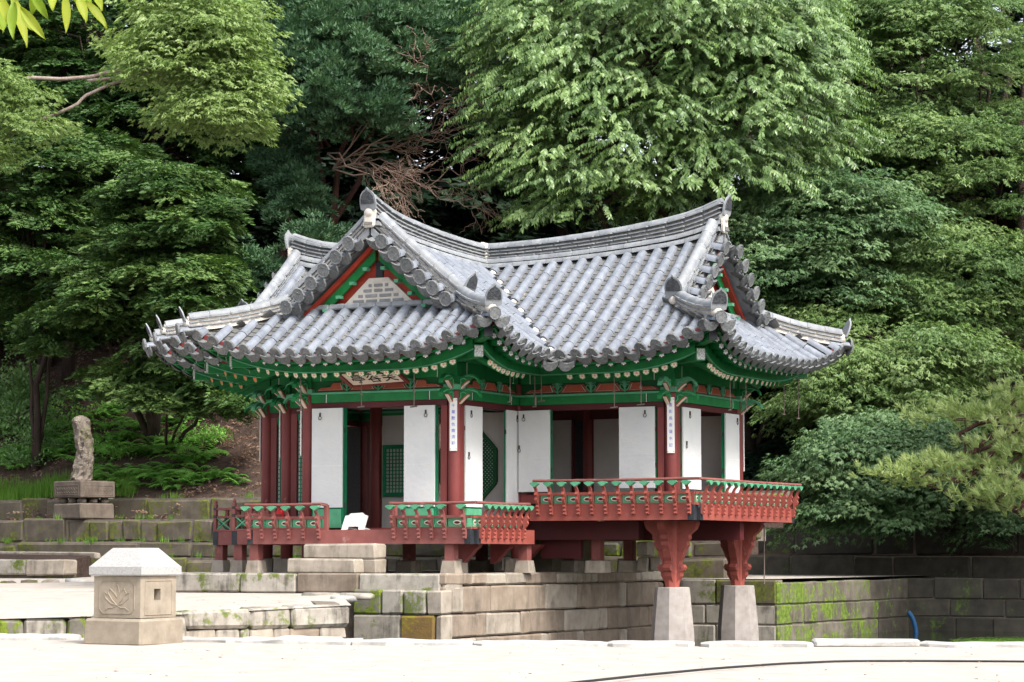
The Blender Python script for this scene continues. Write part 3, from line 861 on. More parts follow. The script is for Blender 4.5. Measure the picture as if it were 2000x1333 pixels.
def bay(p, q, nrm, sill, lintel=3.27, panels=4, jamb=.11, detail=True):
    """beams, frieze and door frame between two columns; nrm points outwards"""
    p, q, n = Vector((*p, 0)), Vector((*q, 0)), Vector((*nrm, 0)); d = (q-p); L = d.length; d.normalize()
    a, b = p + d*.10, q - d*.10
    def hb(nm, m_, z0, z1, off, th, parent=PAV, u0=0.0, u1=None):
        mb = MB(); A = p + d*(.10+u0) + n*off; B = (q - d*.10 if u1 is None else p + d*(.10+u1)) + n*off
        mb.obox((A+B)/2 + UPZ*((z0+z1)/2), (B-A)/2, n*th/2, UPZ*(z1-z0)/2); return mb.build(nm, m_, parent)
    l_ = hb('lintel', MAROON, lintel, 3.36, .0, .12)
    bm_ = hb('tie_beam', GREEN, 3.362, 3.488, .01, .17)
    for e in (.28, L-.2-.28):
        hb('beam_band', WHITEP, 3.360, 3.490, .012, .174, bm_, e, e+.010); hb('beam_band', BLACK, 3.360, 3.490, .012, .176, bm_, e+.012, e+.026)
    hb('beam_cap', GREENL, 3.490, 3.522, .015, .20)
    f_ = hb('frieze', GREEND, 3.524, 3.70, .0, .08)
    W_ = L - .34; w = W_/panels
    for i in range(panels):
        c0 = .17 + w*i; flip = i < panels/2
        o = p + d*(c0) + n*.055
        if i in (0, panels-1) and panels > 2:
            poly = [(.02, .02), (w-.05, .02), (w-.10, .135), (w*.55, .135), (w*.47, .07), (.10, .065)]
            if i: poly = [(w-x, z) for x, z in poly][::-1]
        else:
            poly = [(w*.10, .015), (w*.90, .015), (w*.74, .135), (w*.26, .135)]
        cx = sum(x for x, z in poly)/len(poly); cz = sum(z for x, z in poly)/len(poly)
        sc = lambda k: [(cx+(x-cx)*k, cz+(z-cz)*k) for x, z in poly]
        mb = MB(); mb.prism(sc(1.10), o + UPZ*3.532, d, UPZ, n*.012); r1 = mb.build('frieze_panel', REDP, f_)
        if detail:
            mb = MB(); mb.prism(sc(.93), o + n*.008 + UPZ*3.532, d, UPZ, n*.012, 0); mb.prism(sc(.89), o + n*.015 + UPZ*3.532, d, UPZ, n*.010, 1); mb.prism(sc(.84), o + n*.02 + UPZ*3.532, d, UPZ, n*.010, 2)
            mb.build('frieze_inset', [BLACK, MORTAR, REDP], f_)
    if detail:
        for i in range(1, panels):      # carved green scrolls between the panels
            o = p + d*(.17 + w*i) + n*.075 + UPZ*3.535
            mb = MB()
            for s_ in (-1, 1):
                mb.tube([o + d*(s_*x) + UPZ*z for x, z in ((.0, .0), (.03, .03), (.065, .05), (.085, .09), (.06, .12), (.035, .10))], .011, 5)
                mb.tube([o + d*(s_*x) + UPZ*z for x, z in ((.0, .05), (.025, .08), (.02, .125), (.05, .15), (.09, .15))], .010, 5)
            mb.tube([o + UPZ*0, o + UPZ*.15], .014, 5)
            mb.build('frieze_scroll', GREENL, f_)
            mb = MB(); mb.prism([(-.035, .165), (.035, .165), (.022, .135), (-.022, .135)], o, d, UPZ, n*.05); mb.build('bearing_block', GREENL, f_)
    ub = hb('upper_beam', GREEN, 3.702, 3.93, .0, .13)
    for e in (.16, L-.2-.16): hb('beam_band', WHITEP, 3.70, 3.932, .001, .136, ub, e, e+.010)
    mb = MB(); mb.tube([p + UPZ*4.0 - d*.05, q + UPZ*4.0 + d*.05], .095, 12); mb.build('purlin', GREEN, PAV)
    if sill is not None:
        hb('sill', RED, sill-.14, sill, .0, .13)
        for A in (p + d*(.10+jamb/2), q - d*(.10+jamb/2)):
            mb = MB(); mb.obox(A + UPZ*((sill+lintel)/2), d*jamb/2, n*.055, UPZ*(lintel-sill)/2); mb.build('door_jamb', RED, PAV)
bay((0, 0), (-2.6, 0), (0, -1), 1.42)
bay((0, 0), (0, 2.06), (1, 0), 1.42, panels=3)
bay((0, 2.06), (2.674, 2.06), (0, -1), 1.95)
bay((2.674, 2.06), (2.674, 4.68), (1, 0), 1.95)
bay((-2.6, .95), (-3.6, .95), (0, -1), 1.42, panels=2, detail=False)
bay((-3.6, 1.9), (-4.6, 1.9), (0, -1), 1.42, panels=2, detail=False)
bay((-2.6, 0), (-2.6, .95), (-1, 0), 1.42, panels=2, detail=False)
bay((-3.6, .95), (-3.6, 1.9), (-1, 0), 1.42, panels=2, detail=False)
bay((-4.6, 1.9), (-4.6, 4.84), (-1, 0), 1.42, panels=3, detail=False)
bay((2.674, 4.68), (0, 4.68), (0, 1), 1.95, panels=3, detail=False)
bay((0, 4.68), (0, 6.27), (1, 0), 1.42, panels=2, detail=False)
bay((0, 6.27), (-2.6, 6.27), (0, 1), 1.42, panels=3, detail=False)
bay((-2.6, 6.27), (-2.6, 4.68), (-1, 0), 1.42, panels=2, detail=False)
bay((-2.6, 4.68), (-4.6, 4.84), (0, 1), 1.42, panels=2, detail=False)

# carved winged brackets on the column heads
def horn(o, d, tier, parent):
    o = Vector(o); d = Vector(d).normalized()
    z = 3.50 if tier else 3.29
    L = .40 if tier else .42
    poly = [(.05, 0), (.10, .015), (.17, .08), (.25, .14), (.31, .175), (.37, .165), (L, .125), (L+.035, .085), (L+.02, .15), (L-.03, .20), (.30, .235), (.22, .225), (.15, .20), (.05, .21)]
    mb = MB(); mb.prism(poly, o + UPZ*z, d, UPZ, d.cross(UPZ)*.075); h = mb.build('bracket_horn', GREENL if random.random() < .25 else GREEN, parent)
    mb = MB(); low = [(.06, -.012), (.11, .004), (.18, .068), (.25, .122), (.25, .136), (.17, .080), (.10, .017), (.06, .002)]
    mb.prism(low, o + UPZ*(z-.006), d, UPZ, d.cross(UPZ)*.05); mb.build('bracket_edge', CREAM, parent)
    mb = MB(); mb.prism([(u, v+.016) for u, v in low], o + UPZ*(z-.004), d, UPZ, d.cross(UPZ)*.078); mb.build('bracket_edge', REDP, parent)
    mb = MB()
    for s_ in (-1, 1):
        f = d.cross(UPZ)*s_*.040
        mb.tube([o + f + UPZ*(z+v) + d*u for u, v in ((.09, .06), (.13, .10), (.12, .15), (.17, .17), (.22, .15))], .010, 5)
        mb.tube([o + f + UPZ*(z+v) + d*u for u, v in ((.20, .20), (.27, .205), (.33, .19), (L, .16))], .008, 5)
    mb.build('bracket_scroll', GREENL, parent)
HORNS = {(0, 0): ((0, -1), (1, 0)), (-2.6, 0): ((0, -1), (-1, 0)), (2.674, 2.06): ((0, -1), (1, 0)), (2.674, 4.68): ((1, 0), (0, 1)),
         (-3.6, .95): ((0, -1), (-1, 0)), (-4.6, 1.9): ((0, -1), (-1, 0))}
for c, ds in HORNS.items():
    for d in ds:
        for tier in (0, 1): horn((*c, 0), (*d, 0), tier, columns[c])
    mb = MB(); mb.box(c[0]-.125, c[0]+.125, c[1]-.125, c[1]+.125, 3.50, 3.58); mb.build('bearing_block', GREENL, columns[c])
    mb = MB(); mb.box(c[0]-.09, c[0]+.09, c[1]-.09, c[1]+.09, 3.60, 3.96); mb.build('bracket_post', GREEN, columns[c])
    # purlin nose ends with painted rosettes
    for d in ds:
        o = Vector((*c, 4.0)); dv = Vector((*d, 0))
        mb = MB(); mb.tube([o + dv*.05, o + dv*.17], .10, 14); mb.build('purlin_end', GREEND, columns[c])
        mb = MB(); mb.tube([o + dv*.171, o + dv*.176], .075, 14); mb.build('purlin_rosette', HF, columns[c])

# ------------------------------------------------------------------ doors
RING = MB()
RING.tube([(.026*math.cos(a*math.pi/6), -.012, -.050 + .028*math.sin(a*math.pi/6)) for a in range(13)], .005, 5, caps=False)
RING.box(-.010, .010, -.02, 0, -.03, .03)
RING = RING.mesh('door_ring', IRON)
def leaf(o, d, n, w, z0, z1, th=.11, green_foot=0.0, rings=((.5, .93),)):
    """folded door leaf standing open: o = left foot seen from outside, d along it, n outwards"""
    o, d, n = Vector((*o, 0)), Vector((*d, 0)).normalized(), Vector((*n, 0)).normalized()
    mid = o + d*w/2 + n*th/2
    mb = MB(); mb.obox(mid - n*.008 + UPZ*((z0+z1)/2), d*w/2, n*(th/2-.008), UPZ*(z1-z0)/2)
    D = mb.build('door_leaf', JADE, PAV)
    zf = z0 + green_foot
    mb = MB(); mb.obox(o + d*w/2 + n*(th-.006) + UPZ*((zf+z1)/2), d*(w/2-.004), n*.012, UPZ*((z1-zf)/2-.004)); mb.build('door_paper', WHITE, D)
    mb = MB(); mb.obox(o + d*w/2 + n*(th+.006) + UPZ*(zf+(z1-zf)*.42), d*(w/2-.006), n*.0025, UPZ*.009); mb.build('paper_seam', WHITE, D)
    if green_foot:
        mb = MB(); mb.obox(o + d*w/2 + n*(th-.008) + UPZ*(z0+green_foot*.55), d*(w/2-.03), n*.014, UPZ*green_foot*.38); mb.build('foot_panel', GREENL, D)
        mb = MB(); mb.obox(o + d*w/2 + n*(th-.008) + UPZ*(z0+.03), d*(w/2-.004), n*.016, UPZ*.028); mb.build('foot_rail', GREENL, D)
    mb = MB(); mb.obox(o + d*w/2 + n*th*.5 + UPZ*((z0+z1)/2), d*(w/2+.0015), n*.004, UPZ*((z1-z0)/2-.01)); mb.build('leaf_joint', BLACK, D)
    for s_ in (0, 1):
        for z in (z0+.35, z1-.35):
            mb = MB(); mb.obox(o + d*w*s_ + n*th*.5 + UPZ*z, d*.006, n*.018, UPZ*.035); mb.build('hinge', IRON, D)
    for fx, fz in rings:
        inst('door_ring', RING, D, frame(o + d*w*fx + n*(th+.008) + UPZ*(z0+(z1-z0)*fz), d, -n, UPZ))
leaf((-2.45, -.02), (1, 0), (0, -1), .56, 1.42, 3.275, .13, .31, ((.28, .945),))
leaf((-.81, -.02), (1, 0), (0, -1), .54, 1.42, 3.275, .11, .31, ((.72, .945),))
leaf((.02, .22), (0, 1), (1, 0), .55, 1.42, 3.28, .045, .31, ((.30, .945), (.16, .60)))
leaf((.02, 1.57), (0, 1), (1, 0), .40, 1.42, 3.28, .045, .31, ((.85, .945),))
leaf((.09, 2.02), (1, 0), (0, -1), .56, 1.99, 3.28, .09, 0, ((.18, .93), (.04, .55)))
leaf((1.83, 2.02), (1, 0), (0, -1), .61, 2.03, 3.29, .06, 0, ((.74, .93),))
leaf((2.70, 2.28), (0, 1), (1, 0), .70, 2.02, 3.29, .07, 0, ((.35, .93), (.16, .56)))
leaf((2.70, 3.98), (0, 1), (1, 0), .58, 2.0, 3.28, .07, 0, ((.82, .93),))
# strips of lattice doors in the stepped bays on the left
def lattice_panel(o, d, n, w, z0, z1, name='lattice_door', nx=3, nz=18, diag=False, fr=.05, back=GREYPAPER, bars=JADE):
    o, d, n = Vector((*o, 0)), Vector((*d, 0)).normalized(), Vector((*n, 0)).normalized()
    mb = MB(); mb.obox(o + d*w/2 - n*.01 + UPZ*((z0+z1)/2), d*w/2, n*.006, UPZ*(z1-z0)/2); D = mb.build(name, back, PAV)
    mb = MB()
    for a, b in ((0, fr), (w-fr, w)): mb.obox(o + d*(a+b)/2 + n*.02 + UPZ*((z0+z1)/2), d*(b-a)/2, n*.022, UPZ*(z1-z0)/2)
    for a, b in ((z0, z0+fr*1.2), (z1-fr*1.2, z1)): mb.obox(o + d*w/2 + n*.019 + UPZ*(a+b)/2, d*(w/2-fr-.001), n*.02, UPZ*(b-a)/2)
    mb.build('door_frame', bars, D)
    mb = MB(); x0, x1, y0, y1 = fr, w-fr, z0+fr*1.2, z1-fr*1.2
    for i in range(1, nx):
        x = x0+(x1-x0)*i/nx; mb.obox(o + d*x + n*.008 + UPZ*(y0+y1)/2, d*.007, n*.008, UPZ*(y1-y0)/2)
    for i in range(1, nz):
        z = y0+(y1-y0)*i/nz; mb.obox(o + d*(x0+x1)/2 + n*.011 + UPZ*z, d*(x1-x0)/2, n*.007, UPZ*.007)
    mb.build('door_lattice', bars, D)
    return D
for (x, y) in ((-3.48, .95), (-4.48, 1.9)):
    lattice_panel((x, y), (1, 0), (0, -1), .39, 1.42, 3.27, nx=4, nz=24, fr=.085, back=WHITE)
    lattice_panel((x+.40, y), (1, 0), (0, -1), .36, 1.42, 3.27, nx=4, nz=24, fr=.085, back=WHITE)

# ------------------------------------------------------------------ rooms inside
def flat(nm, m_, x0, x1, y0, y1, z0, z1, parent=PAV):
    mb = MB(); mb.box(x0, x1, y0, y1, z0, z1); return mb.build(nm, m_, parent)
for i in range(16):
    x = -2.52 + i*.155; flat('floor_board', FLOORW, x, x+.15, .07, 6.2, 1.33, 1.40 + .002*(i % 2))
for i in range(17):
    x = .07 + i*.152; flat('floor_board', FLOORW, x, x+.147, 2.13, 4.62, 1.82, 1.90 + .002*(i % 2))
flat('floor_board', FLOORW, -4.5, -2.55, 1.95, 4.75, 1.33, 1.40)
flat('ceiling_board', GREYPAPER, -4.5, 2.6, 2.1, 4.64, 3.55, 3.60); flat('ceiling_board', GREYPAPER, -2.55, -.05, .05, 2.09, 3.552, 3.602); flat('ceiling_board', GREYPAPER, -2.55, -.05, 4.7, 6.2, 3.552, 3.602)
# inner partition at y=2.06 with its papered doors
flat('wall_panel', GREYPAPER, -2.47, -1.42, 2.04, 2.08, 1.42, 1.94); 
pd = flat('papered_door', GREYPAPER, -2.47, -1.42, 2.045, 2.075, 1.94, 3.27)
lattice_panel((-2.44, 2.035), (1, 0), (0, -1), .78, 1.95, 2.79, 'inner_lattice', nx=11, nz=12, fr=.055, back=GREYPAPER, bars=JADE)
p2_ = flat('papered_door', GREYPAPER, -1.05, -.12, 2.045, 2.075, 1.42, 3.27)
oc = Vector((-.86, 2.03, 2.42)); w_, h_ = .50, .58; cut = .30
octo = [(-w_+cut, -h_), (w_-cut, -h_), (w_, -h_+cut+.02), (w_, h_-cut-.02), (w_-cut, h_), (-w_+cut, h_), (-w_, h_-cut-.02), (-w_, -h_+cut+.02)]
def inside(u, v): return abs(u) <= w_-.02 and abs(v) <= h_-.02 and abs(u)/(w_) + abs(v)/(h_) <= 1.42
mb = MB(); mb.prism(octo, oc + Vector((0, .004, 0)), (1, 0, 0), UPZ, (0, .012, 0)); mb.build('octagon_paper', WHITE, p2_)
mb = MB()
for i in range(8):
    a, b = octo[i], octo[(i+1) % 8]
    mb.beam(oc + Vector((a[0], -.012, a[1])), oc + Vector((b[0], -.012, b[1])), .05, .05, up=(0, 1, 0))
mb.build('octagon_frame', GREEND, p2_)
mb = MB()
for s_ in (-1, 1):
    for i in range(-16, 17):
        c = i*.062; seg = [q for q in [k*.02 for k in range(-35, 36)] if inside(q, s_*q + c)]
        if len(seg) > 2: mb.beam(oc + Vector((seg[0], -.005*s_-.008, s_*seg[0]+c)), oc + Vector((seg[-1], -.005*s_-.008, s_*seg[-1]+c)), .024, .012, up=(0, 1, 0))
mb.build('octagon_lattice', GREEND, p2_)
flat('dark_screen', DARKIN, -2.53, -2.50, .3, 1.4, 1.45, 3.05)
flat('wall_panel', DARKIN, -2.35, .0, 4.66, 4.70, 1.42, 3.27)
flat('back_panel', GREYPAPER, .12, 2.55, 4.62, 4.655, 1.95, 3.27)
flat('back_panel', GREYPAPER, -.75, -.30, 4.62, 4.655, 1.95, 3.30)
flat('back_post', MAROON, -.28, -.24, 4.60, 4.64, 1.9, 3.36); flat('back_post', MAROON, 1.25, 1.33, 4.60, 4.616, 1.95, 3.27)
flat('back_lintel', MAROON, -.7, 2.6, 4.60, 4.615, 3.27, 3.54)
for i in range(5): flat('paper_rail', GREYPAPER, .14, 2.5, 4.612, 4.622, 2.15+i*.22, 2.155+i*.22)

# ------------------------------------------------------------------ verandas and railings
XV0, XV1, YV = -3.245, .66, -.66
ZF = 1.385
def vbeam(p, q, z0, z1, m_, caps=(1, 1), th=.12, name='edge_beam'):
    p, q = Vector((*p, 0)), Vector((*q, 0)); d = (q-p).normalized(); n = d.cross(UPZ)
    mb = MB(); mb.obox((p+q)/2 + UPZ*(z0+z1)/2, (q-p)/2, n*th/2, UPZ*(z1-z0)/2); b = mb.build(name, m_, PAV)
    for e, s_ in ((p, 1), (q, -1)):
        if caps[0 if s_ == 1 else 1]:
            mb = MB(); mb.obox(e + d*s_*.045 + UPZ*(z0+z1)/2, d*.05, n*(th/2+.004), UPZ*((z1-z0)/2+.004)); mb.build('beam_end_paint', BLACK, b)
    return b
vbeam((XV0, YV), (XV1, YV), 1.17, ZF, REDW); vbeam((XV1, YV+.06), (XV1, 1.25), 1.17, ZF, REDB, (1, 0))
vbeam((XV0, YV+.06), (XV0, .345), 1.17, ZF, REDW, (0, 0)); vbeam((-4.21, .345), (XV0+.06, .345), 1.17, ZF, REDW, (1, 0))
vbeam((-4.21, .40), (-4.21, 1.29), 1.17, ZF, REDW, (0, 0)); vbeam((-5.21, 1.29), (-4.15, 1.29), 1.17, ZF, REDW, (1, 0)); vbeam((-5.21, 1.35), (-5.21, 5.45), 1.17, ZF, REDW, (0, 0))
vbeam((.60, 1.38), (3.355, 1.38), 1.53, 1.755, REDB, (0, 1)); vbeam((3.355, 1.44), (3.355, 5.32), 1.53, 1.755, REDB, (1, 1))
vbeam((3.30, 5.32), (.0, 5.32), 1.53, 1.755, REDB, (0, 0))
for i in range(27): flat('veranda_board', FLOORW, XV0+.02 + i*.143, XV0+.157 + i*.143, YV+.06, -.07, ZF-.06, ZF-.004)
for i in range(10): flat('veranda_board', FLOORW, .08, XV1-.06, -.05+.12*i, .06+.12*i, ZF-.06, ZF-.004)
for i in range(19): flat('veranda_board', FLOORW, .70+i*.14, .834+i*.14, 1.44, 1.99, 1.69, 1.75)
for i in range(21): flat('veranda_board', FLOORW, 2.75, 3.295, 2.05+i*.155, 2.199+i*.155, 1.69, 1.75)
flat('veranda_board', FLOORW, -4.15, -3.3, .4, .9, ZF-.06, ZF-.004); flat('veranda_board', FLOORW, -5.15, -4.25, 1.35, 1.85, ZF-.06, ZF-.004)
# step-worn pale patch of the front beam
BAL = [(.0, -.13), (.035, -.145), (.06, -.125), (.045, -.095), (.065, -.07), (.05, -.04), (.075, -.01), (.06, .02), (.095, .06), (.115, .10), (.10, .14), (.125, .175), (.105, .215), (.115, .25), (.15, .285), (.155, .30), (.125, .30), (.085, .255), (.055, .19), (.03, .16), (.03, .0), (.0, -.01)]
bal_m = {}
for key, m_ in (('w', REDW), ('b', REDB)):
    mb = MB(); mb.prism(BAL, (0, 0, 0), (0, -1, 0), (0, 0, 1), (.045, 0, 0)); bal_m[key] = mb.mesh('baluster', m_)
LOT = MB(); LOT.prism([(-.018, 0), (-.03, .012), (-.07, .04), (-.078, .055), (-.05, .066), (0, .072), (.05, .066), (.078, .055), (.07, .04), (.03, .012), (.018, 0)], (0, -.14, .295), (1, 0, 0), (0, -.1, 1), (0, .06, 0)); LOT = LOT.mesh('lotus_cap', GREENL)
def railing(p, q, z, ts, key, endposts=(1, 1), name='railing', panels=True, over=(0, 0)):
    """p->q left to right seen from outside; ts = baluster positions along it"""
    p, q = Vector((*p, 0)), Vector((*q, 0)); d = (q-p).normalized(); n = d.cross(UPZ); L = (q-p).length
    mm = REDW if key == 'w' else REDB
    a_, b_ = p - d*over[0], q + d*over[1]
    mb = MB(); mb.tube([a_ + n*.14 + UPZ*(z+.388), (a_+b_)/2 + n*.14 + UPZ*(z+.382), b_ + n*.14 + UPZ*(z+.392)], .023, 10)
    R = mb.build(name, REDW, PAV)
    mb = MB(); mb.obox((p+q)/2 + UPZ*(z+.185), (q-p)/2, n*.025, UPZ*.022); mb.build('middle_rail', mm, R)
    mb = MB(); mb.obox((p+q)/2 + UPZ*(z+.018), (q-p)/2, n*.026, UPZ*.018); mb.build('bottom_rail', mm, R)
    for t in ts:
        inst('baluster', bal_m[key], R, frame(p + d*t + n*.058 + UPZ*z, d, -n, UPZ))
        inst('lotus_cap', LOT, R, frame(p + d*t + n*.058 + UPZ*z, d, -n, UPZ))
    if panels:
        xs = [0] + [t for t in ts] + [L]
        for t0, t1 in zip(xs, xs[1:]):
            if t1 - t0 < .08: continue
            c = p + d*(t0+t1)/2 + UPZ*(z+.10)
            mb = MB(); mb.obox(c, d*((t1-t0)/2-.012), n*.012, UPZ*.062); pn = mb.build('rail_panel', GREENL, R)
            w = min(.05, (t1-t0)*.22); o2 = c + n*.0135
            mb = MB(); mb.prism([(w*1.35*math.cos(a), .034*math.sin(a)) for a in [i*math.pi/5 for i in range(10)]], o2, d, UPZ, n*.006, 0)
            mb.prism([(w*math.cos(a), .020*math.sin(a)) for a in [i*math.pi/5 for i in range(10)]], o2 + n*.003, d, UPZ, n*.006, 1); mb.build('panel_opening', [CREAM, MAROON], R)
    for e, o in ((0, p), (1, q)):
        if endposts[e]:
            mb = MB(); mb.obox(o + n*.0 + UPZ*(z+.19), d*.028, n*.035, UPZ*.19); mb.beam(o + UPZ*(z+.375), o + n*.14 + UPZ*(z+.39), .045, .04); mb.build('end_post', mm, R)
    return R
railing((XV0, YV), (-1.86, YV), ZF, [t-XV0 for t in (-3.20, -2.96, -2.72, -2.47, -2.21, -1.94)], 'w', (0, 1))
railing((-.66, YV), (XV1, YV), ZF, [t+.66 for t in (-.62, -.41, -.19, .03, .25, .585)], 'w', (1, 0), over=(0, .14))
railing((XV1, YV), (XV1, .93), ZF, [.12 + .195*i for i in range(8)], 'b', (0, 0), over=(.14, 0))
railing((.70, 1.38), (3.355, 1.38), 1.755, [.06 + .232*i for i in range(11)] + [2.60], 'b', (0, 0), over=(0, .14))
railing((3.355, 1.38), (3.355, 5.30), 1.755, [.09 + .268*i for i in range(15)], 'b', (0, 0), over=(.14, .12))
inst('baluster', bal_m['b'], PAV, frame(Vector((3.355, 5.33, 1.755)), Vector((0, 0, 0)) + Vector((.6, -.8, 0)), Vector((-.8, -.6, 0)), UPZ))
# simple lattice railings of the stepped corner verandas
def xrail(p, q, z=ZF, ends=(1, 0)):
    p, q = Vector((*p, 0)), Vector((*q, 0)); d = (q-p).normalized(); n = d.cross(UPZ); L = (q-p).length
    mb = MB(); mb.obox((p+q)/2 + UPZ*(z+.375), (q-p)/2, n*.022, UPZ*.018); R = mb.build('railing', REDW, PAV)
    for zz in (.245, .02): mb = MB(); mb.obox((p+q)/2 + UPZ*(z+zz), (q-p)/2, n*.02, UPZ*.016); mb.build('middle_rail', REDW, R)
    k = max(1, round(L/.34))
    for i in range(k+1):
        o = p + d*L*i/k
        if (i == 0 and not ends[0]) or (i == k and not ends[1]): pass
        else: mb = MB(); mb.obox(o + UPZ*(z+.2), d*.026, n*.026, UPZ*(.235 if i in (0, k) else .18)); mb.build('rail_post', REDW, R)
        if (i == 0 and ends[0]) or (i == k and ends[1]):
            mb = MB(); mb.lathe([(.038, 0), (.042, .02), (.02, .035), (.032, .055), (.005, .10)], o + UPZ*(z+.43), 8); mb.build('post_finial', REDW, R)
            for zz in (.25, .375): mb = MB(); mb.obox(o + UPZ*(z+zz), d*.029, n*.029, UPZ*.022); mb.build('post_band', BLACK, R)
        if i < k:
            a, b = o + d*.03, o + d*(L/k-.03)
            mb = MB(); mb.beam(a + UPZ*(z+.04), b + UPZ*(z+.23), .018, .022, up=n); mb.beam(a + n*.002 + UPZ*(z+.23), b + n*.002 + UPZ*(z+.04), .018, .022, up=n); mb.build('cross_lattice', GREENL, R)
xrail((-4.21, .345), (XV0, .345)); xrail((-5.21, 1.29), (-4.21, 1.29)); xrail((XV0, .345), (XV0, YV), ends=(1, 0)); xrail((-4.21, 1.29), (-4.21, .345), ends=(1, 0)); xrail((-5.21, 5.4), (-5.21, 1.29), ends=(1, 0))

# ------------------------------------------------------------------ posts under the floors
POST = MB(); POST.box(-.075, .075, -.075, .075, 0, 1); POSTM = POST.mesh('floor_post', REDW)
PB = MB(); PB.lathe([(.175, 0), (.142, 1)], (0, 0, 0), 4); PB = PB.mesh('post_stone', STONE)
Rz45 = Matrix.Rotation(math.pi/4, 4, 'Z')
for (x, y) in ((.27, -.58), (XV0+.07, -.58), (-4.14, .42), (-5.14, 1.36), (-1.6, -.2), (.58, 1.2)):
    inst('floor_post', POSTM, PAV, Matrix.Translation((x, y, .92)) @ Matrix.Diagonal((1, 1, .25, 1)))
    inst('post_stone', PB, PAV, Matrix.Translation((x, y, .73)) @ Rz45 @ Matrix.Diagonal((1, 1, .19, 1)))
for (x, y) in ((-1.3, .9), (-1.3, 3.3), (1.3, 2.3), (1.3, 3.5), (.35, 3.3)):
    inst('floor_post', POSTM, PAV, Matrix.Translation((x, y, .90)) @ Matrix.Diagonal((1, 1, .5, 1)))
    inst('base_stone', STB, PAV, Matrix.Translation((x, y, .72)) @ Matrix.Diagonal((1, 1, .2, 1)))
# carved corbels under the B-side beam and the floor joists over the pond
COR = [(0, 0), (.36, 0), (.33, -.05), (.27, -.09), (.22, -.15), (.16, -.2), (.1, -.27), (0, -.30)]
for y in (.0, 1.03, 2.06):
    mb = MB(); mb.prism(COR, (.10, y, 1.168), (1, 0, 0), UPZ, (0, .13, 0)); mb.build('corbel', RED, PAV)
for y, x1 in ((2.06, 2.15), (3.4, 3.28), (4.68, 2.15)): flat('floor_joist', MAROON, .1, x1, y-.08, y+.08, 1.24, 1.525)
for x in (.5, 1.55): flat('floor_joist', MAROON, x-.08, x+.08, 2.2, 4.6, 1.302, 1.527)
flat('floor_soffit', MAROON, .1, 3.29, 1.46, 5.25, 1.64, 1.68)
flat('floor_joist', MAROON, .35, 1.05, 2.2, 2.3, .95, 1.30)
mb = MB(); mb.box(-.3, .25, 2.8, 4.2, .73, 1.3); mb.build('fire_pit_wall', STONED, PAV)
mb = MB()
for (z, x) in ((.74, 1.62), (.98, 1.62), (.74, 1.85)): mb.cbox((x, 3.4, z+.12), (.10, 0, 0), (0, .14, 0), (0, 0, .115), .02, .01)
mb.build('loose_blocks', STONE, PAV)

# ------------------------------------------------------------------ the two tall pond pillars with carved red brackets
WING = [(.07, 0), (.44, 0), (.435, -.06), (.40, -.13), (.335, -.18), (.30, -.21), (.305, -.27), (.27, -.31), (.275, -.37), (.235, -.43), (.21, -.49), (.185, -.555), (.15, -.61), (.145, -.66), (.20, -.665), (.225, -.71), (.205, -.755), (.165, -.78), (.16, -.84), (.115, -.91), (.085, -.97), (.07, -.97)]
for (x, y) in ((2.674, 2.06), (2.674, 4.68)):
    mb = MB(); mb.lathe([(.345, -.62), (.335, -.2), (.27, .50), (.262, .515)], (x, y, 0), 8); 
    ang = math.radians(22.5-8)
    mb.v = [(x + (vx-x)*math.cos(ang) - (vy-y)*math.sin(ang), y + (vx-x)*math.sin(ang) + (vy-y)*math.cos(ang), vz) for vx, vy, vz in mb.v]
    ps = mb.build('pond_pillar', PILLAR, PAV)
    mb = MB(); mb.lathe([(.115, .515), (.125, .6), (.145, 1.525)], (x, y, 0), 8); bp = mb.build('pillar_post', REDB, PAV, False)
    for d in ((1, 0, 0), (-1, 0, 0), (0, -1, 0), (0, 1, 0)):
        d = Vector(d); s_ = d.cross(UPZ)
        mb = MB(); mb.prism(WING, Vector((x, y, 1.523)), d, UPZ, s_*.12); mb.build('carved_wing', REDB, bp)
        mb = MB()
        for f in (-1, 1):
            o = Vector((x, y, 1.523)) + s_*f*.060
            mb.tube([o + d*u + UPZ*v for u, v in ((.13, -.78), (.17, -.76), (.195, -.715), (.17, -.69), (.155, -.72))], .010, 5)
            mb.tube([o + d*u + UPZ*v for u, v in ((.10, -.55), (.12, -.60), (.115, -.66), (.14, -.71))], .007, 5)
            mb.tube([o + d*u + UPZ*v for u, v in ((.13, -.40), (.16, -.46), (.20, -.45), (.23, -.41))], .008, 5)
            mb.tube([o + d*u + UPZ*v for u, v in ((.10, -.20), (.17, -.19), (.22, -.24), (.23, -.32))], .007, 5)
        mb.build('wing_carving', REDW, bp)
mb = MB(); mb.tube([(2.85, 5.4, .53), (2.85, 5.42, 1.5)], .012, 6); mb.build('drain_rod', RUSTROD, PAV)

